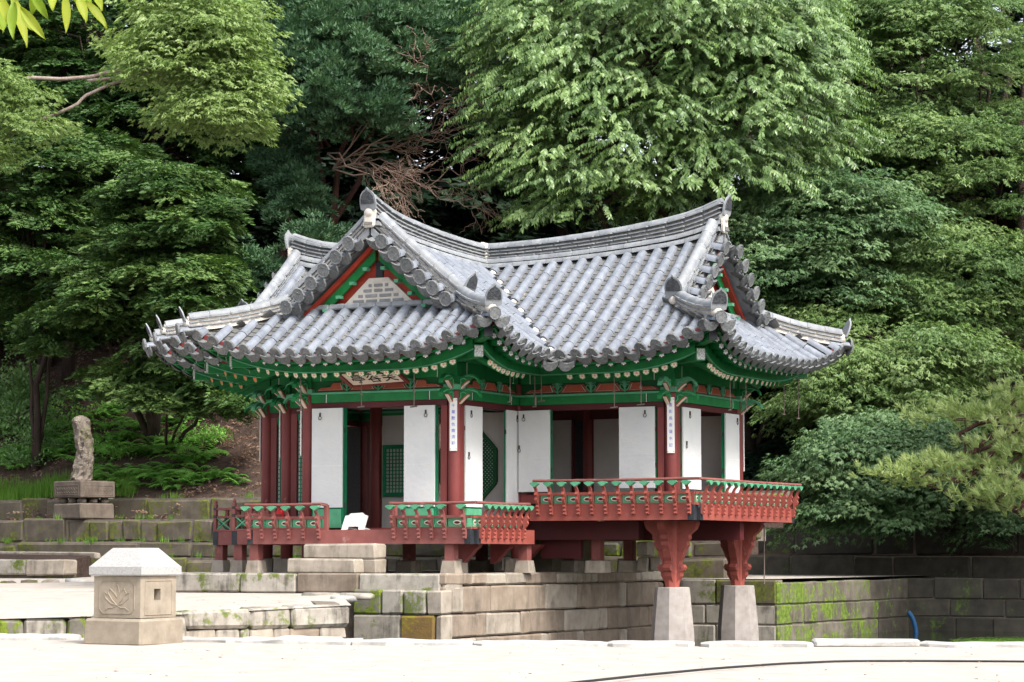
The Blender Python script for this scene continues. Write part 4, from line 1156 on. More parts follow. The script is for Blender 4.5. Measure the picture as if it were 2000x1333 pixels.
# ------------------------------------------------------------------ iron hooks hanging from the rafters
def hook(x, y, z0, z1, d=(1, 0)):
    mb = MB(); mb.tube([(x, y, z0), (x+.004, y, (z0+z1)*.6), (x+.006, y, z1)], .008, 5)
    mb.tube([(x-.06*d[0], y-.06*d[1], z1), (x+.06*d[0], y+.06*d[1], z1+.01)], .012, 5); mb.tube([(x-.015, y, (z0+z1)/2), (x+.015, y, (z0+z1)/2-.05)], .014, 5)
    mb.build('door_hook', RUSTROD, PAV)
for args in ((-2.38, -.6, 3.72, 3.22), (-1.28, -.62, 3.70, 3.24), (-.36, -.62, 3.75, 3.22), (-2.9, .35, 3.75, 3.2), (-3.95, 1.3, 3.75, 3.25), (.62, .62, 3.78, 3.33, (0, 1)), (.62, 1.45, 3.72, 3.30, (0, 1)), (.75, 1.42, 3.75, 3.38), (2.0, 1.42, 3.78, 3.25), (2.45, 1.42, 3.85, 3.28),
             (3.3, 2.9, 3.75, 3.25, (0, 1)), (3.3, 3.55, 3.75, 3.27, (0, 1)), (3.3, 5.2, 3.8, 3.30, (0, 1)), (3.3, 5.85, 3.85, 3.26, (0, 1))): hook(*args)

# ================================================================== SIGNS AND LOOSE THINGS ON THE PAVILION
def text(name, body, size, M, m_, parent, th=.002):
    c = bpy.data.curves.new(name, 'FONT'); c.body = body; c.size = size; c.align_x = 'CENTER'; c.align_y = 'CENTER'; c.extrude = th; c.resolution_u = 2
    c.materials.append(m_)
    tmp = bpy.data.objects.new(name, c); COL.objects.link(tmp)
    dg = bpy.context.evaluated_depsgraph_get(); me = bpy.data.meshes.new_from_object(tmp.evaluated_get(dg))
    bpy.data.objects.remove(tmp); bpy.data.curves.remove(c); me.name = name
    return link(bpy.data.objects.new(name, me), parent, M)
nb = thing('name_board', 'cream name board with black brush characters in a slanted red frame under the eaves', 'sign', (-1.15, -.45, 3.62))
bo = Vector((-1.145, -.30, 3.63)); bx = Vector((1, 0, .035)).normalized(); by = Vector((0, -.42, .165)).normalized(); bn_ = bx.cross(by)
if bn_.z > 0: bn_ = -bn_
mb = MB(); mb.obox(bo + by*.22, bx*.465, by*.22, bn_*.012); mb.build('board', CREAM, nb)
for s_ in (-1, 1):
    mb = MB(); mb.prism([(0, 0), (s_*.06, -.02), (s_*.06, .46), (0, .44)], bo + bx*s_*.465 + bn_*.02, bx, by, bn_*.04); mb.build('frame_side', RED, nb)
mb = MB(); mb.obox(bo - by*.015 + bn_*.01, bx*.5, by*.014, bn_*.025); mb.build('frame_bottom', RED, nb)
mb = MB(); mb.obox(bo + by*.455 + bn_*.01, bx*.5, by*.014, bn_*.025); mb.build('frame_top', RED, nb)
for ch, u in (('亭', -.27), ('容', -.0), ('芙', .27)):
    yv = by; xv = bx; zv = xv.cross(yv)
    text('lettering', ch, .25, frame(bo + bx*u + by*.19 + bn_*.016, xv, yv, zv) @ Matrix.Diagonal((1.0, 1.35, 1, 1)), INK, nb)
def plaque(c, n, z0, z1, label, txt, w=.115, tilt=0):
    n = Vector((*n, 0)).normalized(); d = UPZ.cross(n); o = Vector((*c, 0)) + n*.115
    t = thing('hanging_plaque', label, 'plaque', (o.x, o.y, z0), 0, 'vertical verse plaques on the columns')
    mb = MB(); mb.cbox(o + UPZ*(z0+z1)/2, d*w/2, n*.009, UPZ*(z1-z0)/2, .006); mb.build('board', WHITEP, t)
    for sx in (-1, 1):
        for z in (z0+.03, z1-.03):
            mb = MB(); mb.tube([o + d*sx*.045 + UPZ*z, o + d*sx*.045 + n*.013 + UPZ*z], .007, 6); mb.build('nail', IRON, t)
    k = len(txt)
    for i, ch in enumerate(txt):
        z = z1 - .09 - (z1-z0-.14)*(i+.3)/k
        text('lettering', ch, .058, frame(o + n*.0105 + UPZ*z, d, UPZ, n), BLUEINK, t, .0008)
diag_ = (.10, -1)
plaque((0, 0), (.35, -1), 2.57, 3.37, 'white plaque with blue characters on the front corner column beside the name board', '千叢艶色霞流彩')
plaque((2.674, 2.06), (.35, -1), 2.56, 3.42, 'white plaque with blue characters on the column above the carved pond pillar', '靈影風香蓮水記')
plaque((-2.6, 0), (-1, -.2), 2.55, 3.33, 'edge-on white plaque on the column at the left of the nearest open doorway', '十里清香麝裂臍')
plaque((-3.6, .95), (-1, -.2), 2.56, 3.33, 'edge-on white plaque on the middle column of the stepped left corner', '閬苑列仙張翠蓋')
plaque((-4.6, 1.9), (-1, -.2), 2.56, 3.33, 'edge-on white plaque on the farthest column of the stepped left corner', '大羅千佛擁香城')
plaque((2.674, 4.68), (.45, 1), 2.36, 3.36, 'edge-on white plaque on the right corner column of the pond room', '凌波未見瓊簫韻')
# small white notice stand
ns = thing('notice_stand', 'small white blank notice stand with two feet in the veranda opening', 'notice stand', (-1.53, -.45, ZF-.004))
fo = Vector((-1.53, -.42, ZF-.003)); yv = Vector((0, .42, 1)).normalized()
mb = MB(); mb.prism([(-.21, 0), (-.105, 0), (-.095, .055), (.085, .055), (.095, 0), (.195, 0), (.21, .235), (.155, .25), (.11, .285), (-.10, .275), (-.13, .245), (-.19, .235)], fo, (1, 0, 0), yv, Vector((0, -1, .42)).normalized()*.018); mb.build('panel', WHITEP, ns)
mb = MB(); mb.beam(fo + Vector((-.12, .01, .04)), fo + Vector((-.12, .28, 0.01)), .03, .02); mb.beam(fo + Vector((.12, .01, .04)), fo + Vector((.12, .28, .01)), .03, .02); mb.build('strut', WHITEP, ns)
fe = thing('fire_extinguisher', 'red fire extinguisher half hidden behind the left veranda railing', 'extinguisher', (-3.28, .28, ZF))
mb = MB(); mb.lathe([(.072, 0), (.08, .02), (.08, .30), (.06, .36), (.025, .385), (.025, .40)], (-3.28, .28, ZF-.003), 16); mb.build('body', REDSIGN, fe)
mb = MB(); mb.obox((-3.28, .28, ZF+.42), (.05, 0, .01), (0, .012, 0), (0, 0, .012)); mb.tube([(-3.28, .28, ZF+.40), (-3.21, .26, ZF+.40), (-3.19, .25, ZF+.22)], .010, 6); mb.build('valve', IRON, fe)
# ================================================================== GROUND, WALLS, WATER
from mathutils.geometry import tessellate_polygon
from mathutils import noise as mnoise
def flatpt(px, D, z=0.0):
    p = at(px, CY, D); p.z = z; return p
def sheet(name, poly, zf, m_, th=0.0):
    vs = [Vector((x, y, 0)) for x, y in poly]
    tris = tessellate_polygon([vs]); mb = MB()
    mb.add([(v.x, v.y, zf(v.x, v.y)) for v in vs], [tuple(t) for t in tris])
    me = mb.mesh(name, m_)
    if me.polygons and sum(p.normal.z for p in me.polygons) < 0: me.flip_normals()
    return tag(link(bpy.data.objects.new(name, me)), kind='structure')
def zter(x, y): return min(.60, .655) if y > 6.5 else .37 + .03*(y+5.3) + .02*max(-5.0, min(0, x-1.46))

edge_px = [(-400, 31.0), (0, 30.6), (160, 30.4), (350, 30.0), (500, 29.4), (700, 29.0), (900, 28.6), (1200, 28.5), (1500, 28.4), (1800, 28.3), (2000, 28.2), (2500, 28.0), (3500, 27.5)]
# the near bank: a gently uneven sheet of packed sand
mb = MB(); cols_ = [-1500, -700, -300] + list(range(-100, 2200, 50)) + [2400, 3000, 3800]
def edgeD(px):
    for (a, A), (b, B) in zip(edge_px, edge_px[1:]):
        if a <= px <= b: return A + (B-A)*(px-a)/(b-a)
    return edge_px[0][1] if px < edge_px[0][0] else edge_px[-1][1]
NR = 40
for i, px in enumerate(cols_):
    De = edgeD(px) + (2.6 if px < 690 else 0)
    for j in range(NR+1):
        D = -6 + (De + 6)*(j/NR)**.8
        s_ = (px - CX)/F_PX*30.0
        p = CAM + RT*s_ + FH*D; z = .018*mnoise.noise(Vector((p.x*.5, p.y*.5, 0))) + .008*mnoise.noise(Vector((p.x*2, p.y*2, 3)))
        if D < 18: z -= .0
        mb.v.append((p.x, p.y, z - .02))
for i in range(len(cols_)-1):
    for j in range(NR):
        a = i*(NR+1)+j; mb.f.append((a, a+1, a+NR+2, a+NR+1)); mb.m.append(0)
me = mb.mesh('bank_ground', SAND, True)
if sum(p.normal.z for p in me.polygons) < 0: me.flip_normals()
tag(link(bpy.data.objects.new('bank_ground', me)), kind='structure')
# the higher terrace in front of and around the pavilion
tw = [flatpt(px, D) for px, D in ((-500, 31.6), (-100, 31.45), (160, 31.3), (357, 30.95), (500, 31.5), (689, 32.35))]
poly = [(p.x, p.y) for p in tw] + [(-1.3, -1.2), (.4, -1.2), (.4, 6.6), (2.5, 6.6), (2.5, 15.2), (-60, 15.2), (-60, 0)]
sheet('terrace_ground', poly, zter, SAND)
sheet('pond_path', [(2.45, 13.35), (70, 13.35), (70, 15.45), (2.45, 15.45)], lambda x, y: .55, SOIL)
# pond
m, ntw, b = base_nt('pond_water_surface')
b.inputs['Base Color'].default_value = (.012, .020, .012, 1); b.inputs['Roughness'].default_value = .04; b.inputs['Specular IOR Level'].default_value = .5
g_ = N(ntw, 'ShaderNodeNewGeometry'); bn = N(ntw, 'ShaderNodeBump'); bn.inputs['Strength'].default_value = .25; bn.inputs['Distance'].default_value = .02
ntw.links.new(noise(ntw, g_.outputs['Position'], 3.0, 3), bn.inputs['Height']); ntw.links.new(bn.outputs[0], b.inputs['Normal'])
WATERZ = -.43
sheet('pond_water', [(-1.2, -9.5), (9.0, -9.0), (60, 12), (60, 13.3), (2.6, 13.3), (2.6, 6.5), (-1.3, 6.5)], lambda x, y: WATERZ, m)

STN = {}
def stone_part(parent, c, ax, ay, az, m_, ch=.022, jit_=.006, name='stone'):
    mb = MB(); mb.cbox(c, ax, ay, az, ch, jit_); return mb.build(name, m_, parent)
def wall(name, label, cat, p, q, courses, depth=.32, group=None, proud=.0, core=True, pick=None, gap=.006, ch=.022, jit_=.008, wob=0.0):
    """courses: (z0, z1, [break positions along p->q]) ; outward side is to the right of p->q"""
    p, q = Vector((*p[:2], 0)), Vector((*q[:2], 0)); d = (q-p); L = d.length; d.normalize(); n = d.cross(UPZ)
    z0, z1 = min(c[0] for c in courses), max(c[1] for c in courses)
    t = thing(name, label, cat, ((p+q)/2 + UPZ*z0), 0, group)
    if core:
        mb = MB(); mb.obox((p+q)/2 - n*(depth*.5+.03) + UPZ*((z0+z1)/2-.012), d*(L/2-.02), n*(depth*.5-.005), UPZ*((z1-z0)/2-.004)); mb.build('core', CORE, t)
    for ci, (a, b_, br) in enumerate(courses):
        if isinstance(br, tuple):
            xs = [0]
            while xs[-1] < L - br[0]: xs.append(min(L, xs[-1] + random.uniform(*br)))
            if xs[-1] < L: xs[-1] = L
        else: xs = br
        for si, (x0, x1) in enumerate(zip(xs, xs[1:])):
            thin = x1-x0 < .26
            m_ = pick(ci, si, x0, x1) if pick else STONE
            pr = random.uniform(-.012, .012) + (-.02 if thin else 0)
            h = b_ - a; top_j = random.uniform(-.012, .006) if ci == 0 and not proud else 0
            top_j += random.uniform(-wob, wob*.3)
            stone_part(t, p + d*(x0+x1)/2 - n*(depth*.25 - pr) + UPZ*((a+b_)/2 + top_j*.5), d*((x1-x0)/2-gap), n*(depth*.25), UPZ*(h/2-gap*.7+top_j*.5), m_, ch, jit_)
    return t
def px_on(p, q, pxs):
    """distances along p->q at which the wall line passes photo columns pxs"""
    p, q = Vector((*p, 0)), Vector((*q, 0)); d = (q-p).normalized(); out = []
    for px in pxs:
        r = FH*F_PX*1.0 + RT*(px-CX)
        # CAM + r*t = p + d*s
        det = r.x*(-d.y) + d.x*r.y; bx, by_ = p.x-CAM.x, p.y-CAM.y
        t = (bx*(-d.y) + d.x*by_)/det; s = (r.x*by_ - r.y*bx)/det
        out.append(s)
    return out
# ---- stone platform under the pavilion
PX1, PY0 = .62, -1.37
pf = thing('stone_platform', 'pale granite block platform under the pavilion with mossy front and pond-side wall', 'platform', (-2, 2, -.5))
mb = MB(); mb.box(-5.55, PX1-.20, PY0+.2, 6.35, -.6, .715); mb.box(-1.3, PX1-.2, PY0-.0, PY0+.25, -.6, .5); mb.build('core', CORE, pf)
mb = MB(); mb.box(-5.5, PX1-.16, PY0+.16, 6.3, .70, .728); mb.build('platform_top', SAND, pf)
def course(p, q, n, z0, z1, br, pick, depth=.34):
    p, q, n = Vector((*p, 0)), Vector((*q, 0)), Vector((*n, 0)); d = (q-p).normalized()
    for i, (x0, x1) in enumerate(zip(br, br[1:])):
        if x1-x0 < .05: continue
        pr = random.uniform(-.010, .012) - (.015 if x1-x0 < .26 else 0)
        stone_part(pf, p + d*(x0+x1)/2 - n*(depth/2-pr) + UPZ*(z0+z1)/2, d*((x1-x0)/2-.005), n*depth/2, UPZ*((z1-z0)/2-.004), pick(i), .026, .009)
fl, fr = (-5.6, PY0), (PX1, PY0)
br = [0] + [b_ for b_ in px_on(fl, fr, [470, 581, 701, 861])] + [6.22]
course(fl, fr, (0, -1), .44, .734, br, lambda i: (STONEM, STONEM, STONED if 0 else STONEP, STONEM, STONE)[i % 5], .5)
t2l, t2r = (-1.35, PY0-.13), (PX1+.01, PY0-.13)
b_ = px_on(t2l, t2r, [690, 745, 787, 832]); course(t2l, t2r, (0, -1), .14, .50, [b_[0], b_[1], b_[2], b_[3], 1.98], lambda i: (STONEMM, STONEM, STONEM, STONE)[i], .3)
b_ = px_on(t2l, t2r, [690, 783, 788, 848]); course(t2l, t2r, (0, -1), -.6, .135, [b_[0], b_[1], b_[3], 1.98], lambda i: (STONEM, STONEMB, STONE)[i], .3)
sp_, sq_ = (PX1, PY0), (PX1, 6.4)
pickB = lambda i: random.choice((STONEP, STONEP, STONE)) 
for z0, z1, pxs in ((.556, .734, [906, 923, 950, 990, 1030, 1090, 1168, 1241, 1300]), (.148, .55, [886, 906, 961, 981, 1066, 1126, 1143, 1210, 1224, 1287]),
                    (-.205, .142, [874, 933, 952, 1019, 1037, 1087, 1103, 1170, 1187, 1248, 1266, 1310]), (-.62, -.21, [930, 977, 1058, 1073, 1128, 1142, 1210, 1224, 1280])):
    br = [.0] + [b_ for b_ in px_on(sp_, sq_, pxs) if .06 < b_ < 7.6] + [7.77]
    course(sp_, sq_, (1, 0), z0, z1, br, pickB)
# ---- pond walls
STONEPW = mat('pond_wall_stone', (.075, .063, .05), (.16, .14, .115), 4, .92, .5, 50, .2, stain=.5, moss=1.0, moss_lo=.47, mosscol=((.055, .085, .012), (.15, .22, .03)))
STONEFW0 = mat('shaded_pond_stone', (.05, .043, .034), (.105, .09, .07), 4, .92, .5, 50, .2, stain=.4, moss=.9, moss_lo=.53, mosscol=((.05, .09, .012), (.15, .25, .03)))  # mossy pond stone, its colour darkened to stand in for tree shade
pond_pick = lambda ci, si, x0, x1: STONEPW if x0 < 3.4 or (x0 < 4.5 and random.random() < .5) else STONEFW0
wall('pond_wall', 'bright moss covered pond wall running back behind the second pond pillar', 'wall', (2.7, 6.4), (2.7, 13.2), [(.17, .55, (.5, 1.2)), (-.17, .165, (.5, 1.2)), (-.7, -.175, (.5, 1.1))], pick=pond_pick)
STONEFW = mat('shaded_far_wall_stone', (.04, .036, .03), (.08, .072, .056), 4, .92, .5, 50, .2, stain=.4, moss=.8, moss_lo=.56, mosscol=((.04, .07, .012), (.10, .17, .03)))  # stone colour lowered to imitate the deep shade behind the pond
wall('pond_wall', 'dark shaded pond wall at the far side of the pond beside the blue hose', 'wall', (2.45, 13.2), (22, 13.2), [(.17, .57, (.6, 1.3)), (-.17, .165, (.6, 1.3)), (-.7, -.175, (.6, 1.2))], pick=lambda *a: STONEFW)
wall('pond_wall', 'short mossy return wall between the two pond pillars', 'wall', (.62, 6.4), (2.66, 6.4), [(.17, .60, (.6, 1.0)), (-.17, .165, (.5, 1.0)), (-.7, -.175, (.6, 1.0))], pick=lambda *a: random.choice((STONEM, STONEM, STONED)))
# ---- terrace edge wall behind the lantern and its kerb
for k, (p, q) in enumerate(zip(tw, tw[1:])):
    pass
pth = [(-500, 31.6), (-100, 31.45), (160, 31.3), (357, 30.95), (500, 31.5), (689, 32.35)]
tz = [.20, .20, .235, .30, .335, .372]
tg = thing('terrace_wall', 'rough mossy stone edging wall of the sandy terrace behind the stone lantern', 'wall', tw[3])
brk = [(-500, -300), (-300, -100), (-100, 0), (0, 54), (54, 137), (137, 180), (180, 334), (334, 369), (369, 497), (497, 575), (575, 689)]
def tint(px):
    for (a, A), (b, B), za, zb in zip(pth, pth[1:], tz, tz[1:]):
        if a <= px <= b: f = (px-a)/(b-a); return A+(B-A)*f, za+(zb-za)*f
for a, b in brk:
    (Da, za), (Db, zb) = tint(a), tint(b); p, q = flatpt(a, Da), flatpt(b, Db)
    d = (q-p); L = d.length; d.normalize(); n = d.cross(UPZ); zt = (za+zb)/2
    mm = STONEM if a not in (0, 137) else STONEMM
    lo = .08 if a >= 369 else -.05
    stone_part(tg, (p+q)/2 - n*.2 + UPZ*((zt+lo)/2), d*(L/2-.006), n*.2, UPZ*((zt-lo)/2), mm, .045, .015)
    if a >= 369:
        x = 0
        while x < L-.05:
            w = min(L-x, random.uniform(.18, .45)); stone_part(tg, p + d*(x+w/2) - n*.22 + UPZ*.01, d*(w/2-.006), n*.17, UPZ*.07, random.choice((STONEM, STONE, STONEP)), .02, .01); x += w
q = flatpt(689, 32.35)
mb = MB(); e1 = Vector((-1.25, -1.4, 0)); dd = (e1-q); nn = dd.normalized().cross(UPZ); mb.obox((q+e1)/2 - nn*.3 + UPZ*.02, dd/2, nn*.15, UPZ*.36); mb.build('core', CORE, tg)
# rubble where the terrace meets the platform
def slab_stone(name, c, d, L, w, h, m_, parent, seed):
    """rough flat kerb stone: wavy outline, uneven top"""
    d = Vector(d).normalized(); n = Vector((-d.y, d.x, 0)); mb = MB(); K = 14; R = []
    for i in range(K+1):
        x = -L/2 + L*i/K; e = 1 - max(0, abs(2*i/K-1)-.86)*4.5
        nz = lambda k: mnoise.noise(Vector((x*2.3+seed*7, k, seed)))
        w0, w1 = -w/2*e*(1+.5*nz(1)), w/2*e*(1+.5*nz(2)); hh = h*(.75+.6*nz(3))*(.55+.45*e)
        hf = hh*(.75+.5*nz(4))
        R.append([c + d*x + n*q + UPZ*z for q, z in ((w0, -.08), (w0, hf*.5), (w0+.05, hf), (0, hh), (w1-.04, hh*.9), (w1, -.08))])
    vs = [p for r in R for p in r]; fs = [(i*6+j, i*6+j+1, i*6+6+j+1, i*6+6+j) for i in range(K) for j in range(5)]
    fs += [tuple(range(6)), tuple(K*6+5-j for j in range(6))]
    mb.add(vs, fs); return mb.build(name, m_, parent)
def boulder(name, c, rx, ry, rz, m_, parent=None, seed=0, n=9, rings=5, rot=0.0, rough=.22, flat_top=False):
    mb = MB(); vs = []; cr, sr = math.cos(rot), math.sin(rot)
    for i in range(rings+1):
        ph = math.pi*i/rings
        for j in range(n):
            th = 2*math.pi*j/n; x, y, z = math.sin(ph)*math.cos(th), math.sin(ph)*math.sin(th), -math.cos(ph)
            k = 1 + rough*mnoise.noise(Vector((x*1.7+seed*3.1, y*1.7, z*1.7+seed)))*1.6
            sx = math.copysign(abs(x)**.7, x)*k*rx; sy = math.copysign(abs(y)**.7, y)*k*ry; sz = (math.copysign(abs(z)**.55, z))*k*rz
            vs.append((c[0]+sx*cr-sy*sr, c[1]+sx*sr+sy*cr, c[2]+sz))
    fs = [(i*n+j, i*n+(j+1) % n, (i+1)*n+(j+1) % n, (i+1)*n+j) for i in range(rings) for j in range(n)]
    mb.add(vs, fs); o = mb.build(name, m_, parent, True)
    return o
for i, (px, D, r) in enumerate(((612, 38.2, .30), (640, 37.0, .26), (672, 35.4, .26), (700, 36.4, .2))):
    p = flatpt(px, D); boulder_o = boulder('rubble_stone', (p.x, p.y, zter(p.x, p.y)-.02), r*1.5, r*.7, .05, (STONEW, STONEM)[i % 2], None, i, rot=i)
    tag(boulder_o, 'low weathered rubble stone sunk in the sand where the terrace meets the platform', 'stone', 'rubble stones at the terrace end')
# rough white kerb along the bank edge
kb = thing('stone_kerb', 'row of rough whitish kerb stones along the far edge of the sandy bank', 'kerb', flatpt(1000, 28.5))
for i, (a, b, h) in enumerate(((-420, -200, .07), (-200, -10, .07), (-10, 165, .07), (345, 482, .05), (478, 610, .07), (606, 705, .06), (690, 926, .06), (928, 1186, .05), (1184, 1352, .05), (1366, 1582, .05), (1582, 1786, .075), (1788, 2010, .05), (2010, 2300, .05), (2300, 2600, .05))):
    p, q = flatpt(a, edgeD(a)), flatpt(b, edgeD(b)); d = q-p; L = d.length; c = (p+q)/2
    if a == 1582:
        stone_part(kb, c + FH*.05 + UPZ*.02, d/2, FH*.2, UPZ*.045, STONEW, .03, .012, 'kerb_stone')
    else:
        slab_stone('kerb_stone', c, d, L*1.01, .5, h, STONEW, kb, i)
bw = thing('bank_wall', 'low stone face of the near bank down to the pond water', 'wall', flatpt(1400, 28.6, -.6))
for a, b in zip(range(700, 3500, 130), range(830, 3630, 130)):
    p, q = flatpt(a, edgeD(a)+.05), flatpt(min(b, 3500), edgeD(min(b, 3500))+.05); d = q-p
    stone_part(bw, (p+q)/2 - FH*.12 + UPZ*-.33, d/2*.99, FH*.12, UPZ*.29, STONED)
# ---- back terraces on the left
dk = lambda *a: random.choice((STONED, STONED, STONED, STONEMM if random.random() < .4 else STONED))
grpT = 'stepped terrace walls at the foot of the hill'
def backwall(y, z0, z1, rngl, label, x0=-32, x1=1.2, pxs=None, pick=dk):
    br = rngl
    if pxs:
        b_ = px_on((x0, y), (x1, y), pxs); r0 = [0]
        while r0[-1] < b_[0]-1.6: r0.append(r0[-1]+random.uniform(.7, 1.5))
        r1 = [b_[-1]]
        while r1[-1] < x1-x0-1.6: r1.append(r1[-1]+random.uniform(.7, 1.5))
        br = r0 + b_ + r1[1:] + [x1-x0]
    return wall('terrace_wall', label, 'wall', (x0, y), (x1, y), [(z0, z1, br)], .4, None, pick=pick, ch=.04, jit_=.028, wob=.05)
backwall(7.7, .40, .97, (.7, 1.6), 'lowest dark mossy course at the foot of the back terraces')
backwall(8.0, .95, 1.27, (1.1, 2.4), 'second terrace step from below with long dark stones, behind the lantern roof', pxs=[33, 270, 375, 430])
backwall(9.25, 1.27, 1.76, (.5, 1.5), 'terrace wall of mossy square blocks right below the stone planter', pxs=[-60, 0, 47, 130, 135, 178, 213, 243, 277, 310, 375, 415, 470], pick=lambda ci, si, x0, x1: STONED)
backwall(10.5, 1.72, 2.22, (.8, 1.8), 'topmost dark terrace wall below the fern slope', pxs=[-40, 40, 92, 214, 290, 410, 460, 520])
for (y0, y1, z) in ((8.0, 9.2, 1.262), (9.2, 10.45, 1.752), (7.6, 8.0, .955)):
    mb = MB(); mb.box(-32, 1.2, y0+.28, y1+.05, z-.25, z); tag(mb.build('terrace_earth', SOIL), kind='structure')
# back terraces on the right behind the pond
for (y, z0, z1, lab) in ((15.2, .5, 1.0, 'lowest shaded terrace wall behind the pond'), (16.4, 1.0, 1.6, 'middle shaded terrace wall behind the pond'), (17.6, 1.55, 2.15, 'topmost shaded terrace wall behind the pond')):
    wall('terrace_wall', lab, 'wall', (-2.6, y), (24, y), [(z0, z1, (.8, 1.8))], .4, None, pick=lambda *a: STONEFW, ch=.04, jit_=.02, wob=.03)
    mb = MB(); mb.box(-2.6, 40, y+.28, y+1.25, z1-.3, z1-.012); tag(mb.build('terrace_earth', SOIL), kind='structure')
# ---- the hillside
def hillz(x, y):
    s = max(0, min(1, (x+8.2)/3.2)); s = s*s*(3-2*s)
    y0 = 10.75 + 6.95*s; t = y - y0
    z = 2.17 + .56*max(0, t) if t > 0 else 2.17 + .9*t
    if z > 8.5: z = 8.5 + (z-8.5)*.5
    if z > 11.3: z = 11.3
    return z + .14*mnoise.noise(Vector((x*.6, y*.6, 1))) + .05*mnoise.noise(Vector((x*2.2, y*2.2, 5)))
mb = MB(); xs = np.arange(-60, 62, .7); ys = np.arange(10.75, 60, .7)
for x in xs:
    for y in ys: mb.v.append((x, y, hillz(x, y)))
ny = len(ys)
for i in range(len(xs)-1):
    for j in range(ny-1):
        a = i*ny+j
        if max(mb.v[q][2] for q in (a, a+ny, a+ny+1, a+1)) > .3: mb.f.append((a, a+ny, a+ny+1, a+1)); mb.m.append(0)
me = mb.mesh('hillside', SOIL, True)
if sum(p.normal.z for p in me.polygons) < 0: me.flip_normals()
tag(link(bpy.data.objects.new('hillside', me)), kind='structure')
# ---- low stone stage at the far left
sg_ = thing('stone_stage', 'low earth filled stone stage with a slanting kerb, left of the lantern', 'stage', flatpt(60, 47.8, .55))
pR = flatpt(134, 47.6); pL = pR - Vector((9, 0, 0))
for x0, x1 in ((0, .95), (.95, 2.2), (2.2, 3.6), (3.6, 5.2), (5.2, 7.0)):
    stone_part(sg_, pR - Vector(((x0+x1)/2, -.2, -.77)), Vector(((x1-x0)/2-.006, 0, 0)), Vector((0, .2, 0)), Vector((0, 0, .15)), STONEM if x0 else STONE, .03, .012)
stone_part(sg_, pR - Vector((3.1, -.3, -.56)), Vector((3.0, 0, 0)), Vector((0, .2, 0)), Vector((0, 0, .12)), STONED, .02, .01)
mb = MB(); mb.add([pR + Vector((-.1, .3, .905)), pR + Vector((-7, .3, .905)), pR + Vector((-7, 2.3, 1.08)), pR + Vector((-.6, 1.6, 1.0)), pR + Vector((-.1, .3, .4)), pR + Vector((-7, .3, .4)), pR + Vector((-7, 2.3, .4)), pR + Vector((-.6, 1.6, .4))], [(0, 1, 2, 3), (4, 7, 6, 5), (0, 3, 7, 4), (3, 2, 6, 7), (2, 1, 5, 6), (1, 0, 4, 5)]); mb.build('earth_fill', SOIL, sg_)
for k in range(3):
    a_ = pR + Vector((-.45-2*k, 1.62+.21*k, .97+.022*k)); b_ = pR + Vector((-2.4-2*k, 1.82+.21*k, .992+.022*k)); dv = b_-a_
    stone_part(sg_, (a_+b_)/2 + UPZ*.02, dv/2, Vector((0, .1, 0)), UPZ*.06, STONE, .02, .01)
# row of little stones in front of the stage
fk = thing('stone_edging', 'line of small white and grey stones in the sand before the low stage', 'edging', flatpt(80, 44.5, .5))
x = 0
p0, p1 = flatpt(-60, 44.0), flatpt(176, 45.0)
L_ = (p1-p0).length; d_ = (p1-p0).normalized()
while x < L_:
    w = random.uniform(.2, .5); c = p0 + d_*(x+w/2); boulder('stone', (c.x, c.y, zter(c.x, c.y)), w/2, .12, .07, random.choice((STONEW, STONED, STONE)), fk, int(x*10), 8, 4, 0, .3); x += w
# ---- doorstep blocks before the veranda
def steps():
    t = thing('stone_steps', 'three stacked granite step blocks before the open doorway of the veranda', 'steps', (-1.4, -.95, .73))
    stone_part(t, (-1.41, -.86, 1.06), (.635, 0, 0), (0, .17, 0), (0, 0, .115), STONE, .03, .008, 'step_block')
    stone_part(t, (-1.41, -.86, .837), (.635, 0, 0), (0, .165, 0), (0, 0, .105), STONE, .02, .008, 'step_block')
    stone_part(t, (-1.56, -1.17, .84), (.60, 0, 0), (0, .135, 0), (0, 0, .11), STONE, .025, .008, 'step_block')
steps()

# ================================================================== STONE LANTERN
LW = .83; th_ = math.radians(29.3)
lc = flatpt(283, 28.65); ll = -RT*math.cos(th_) + FH*math.sin(th_); lr = RT*math.sin(th_) + FH*math.cos(th_)
lo_ = lc + (ll + lr)*LW/2
LT = thing('stone_lantern', 'square carved granite lantern house with a white hipped stone roof on the sandy bank', 'stone lantern', lo_)
mb = MB(); mb.cbox(lo_ + UPZ*.12, ll*LW/2, lr*LW/2, UPZ*.165, .03, .012); mb.build('base', LANT, LT)
hb_ = .335; zb0, zb1 = .285, .76; hole = Vector((0, 0, 0))
